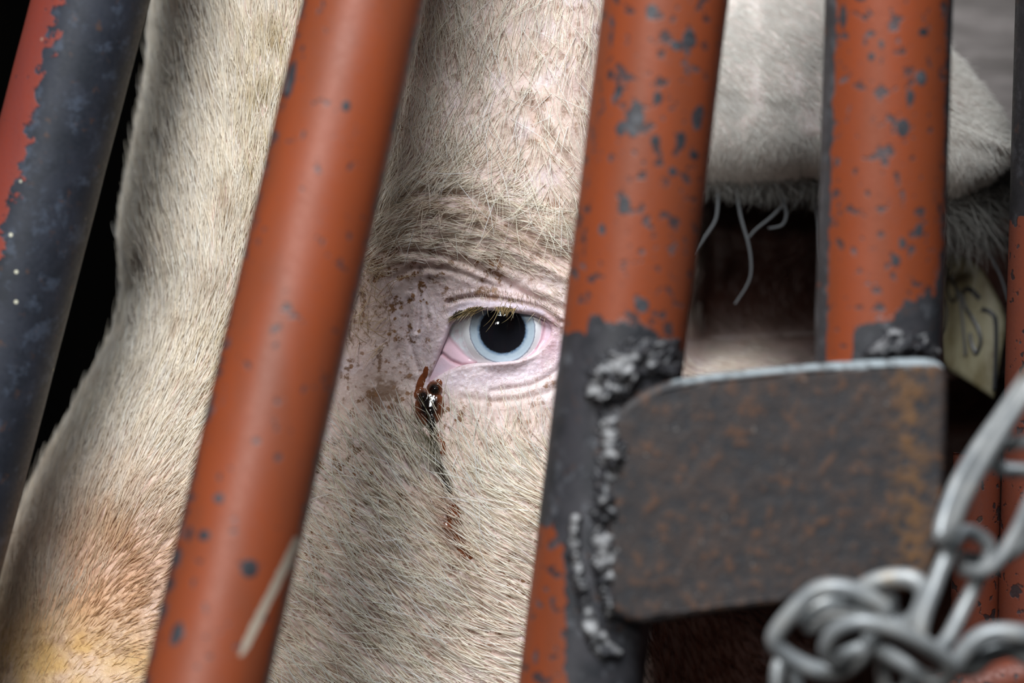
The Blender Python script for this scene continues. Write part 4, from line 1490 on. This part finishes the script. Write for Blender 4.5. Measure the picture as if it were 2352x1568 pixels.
# upper knot loop
link([(800, 1060, -.198), (900, 985, -.202), (1040, 955, -.204), (1150, 975, -.206), (1200, 1060, -.207), (1150, 1190, -.206), (1060, 1240, -.202), (950, 1180, -.198), (1000, 1080, -.196), (900, 1110, -.195)], 0.0036)
link([(640, 1100, -.196), (760, 1080, -.193), (900, 1120, -.191), (1030, 1180, -.192), (1060, 1240, -.197), (980, 1240, -.202), (820, 1190, -.202), (660, 1180, -.200), (540, 1230, -.198), (520, 1160, -.197)], 0.0036)
# lower side arc
link([(1400, 1460, -.207), (1460, 1360, -.210), (1560, 1290, -.211), (1700, 1280, -.211), (1850, 1310, -.209), (1920, 1380, -.205), (1830, 1420, -.201), (1700, 1360, -.200), (1580, 1390, -.200), (1480, 1470, -.202)], 0.0040)
# ends of links below
link([(970, 1440, -.190), (1040, 1410, -.192), (1100, 1450, -.192), (1110, 1560, -.190), (1060, 1640, -.188), (980, 1600, -.187), (960, 1510, -.188)])
link([(1120, 1560, -.198), (1190, 1530, -.200), (1260, 1570, -.200), (1260, 1700, -.198), (1180, 1760, -.196), (1110, 1680, -.196)])
link([(350, 1480, -.186), (380, 1440, -.184), (440, 1500, -.182), (470, 1700, -.182), (430, 1800, -.184), (370, 1740, -.187), (345, 1600, -.188)])

# ================================================================== SETTING
def box(name, c, s, mat, **kw):
    cx, cy, cz = c; sx, sy, sz = (v / 2 for v in s)
    Vv = [(cx + a * sx, cy + b * sy, cz + d * sz) for a in (-1, 1) for b in (-1, 1) for d in (-1, 1)]
    Ff = [(0, 1, 3, 2), (4, 6, 7, 5), (0, 4, 5, 1), (2, 3, 7, 6), (0, 2, 6, 4), (1, 5, 7, 3)]
    o = mesh(name, Vv, Ff, mat, None, smooth=False)
    return tag(o, **kw)


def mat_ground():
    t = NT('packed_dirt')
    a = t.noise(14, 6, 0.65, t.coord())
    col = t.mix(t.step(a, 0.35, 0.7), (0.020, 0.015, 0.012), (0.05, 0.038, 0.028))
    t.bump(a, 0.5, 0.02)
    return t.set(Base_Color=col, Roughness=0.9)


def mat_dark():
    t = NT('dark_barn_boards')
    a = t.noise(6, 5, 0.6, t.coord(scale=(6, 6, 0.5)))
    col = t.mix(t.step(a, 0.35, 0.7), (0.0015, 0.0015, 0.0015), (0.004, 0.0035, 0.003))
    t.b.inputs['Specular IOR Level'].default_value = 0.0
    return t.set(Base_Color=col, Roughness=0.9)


def mat_wood():
    t = NT('weathered_board')
    v = t.coord(scale=(20, 20, 260))
    a = t.noise(1.0, 6, 0.65, v, 0.4)
    b = t.noise(260, 4, 0.6, t.coord())
    col = t.mix(t.step(a, 0.35, 0.7), (0.11, 0.095, 0.088), (0.24, 0.21, 0.20))
    col = t.mix(t.step(b, 0.55, 0.7, 0, 0.5), col, (0.075, 0.062, 0.05))
    t.bump(a, 0.5, 0.001)
    return t.set(Base_Color=col, Roughness=0.85)


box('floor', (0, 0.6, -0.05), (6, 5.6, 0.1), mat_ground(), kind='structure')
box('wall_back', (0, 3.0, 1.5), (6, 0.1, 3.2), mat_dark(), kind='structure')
w = PV(np.array([2120.0, 2700.0]), np.array([-700.0, 330.0]), np.array([0.23, 0.23]))
board = box('weathered_board', ((w[0, 0] + w[1, 0]) / 2, 0.25, (w[0, 2] + w[1, 2]) / 2), (w[1, 0] - w[0, 0], 0.03, w[0, 2] - w[1, 2]), mat_wood(),
            label='grey-brown weathered board behind the tip of the ear', cat='board')
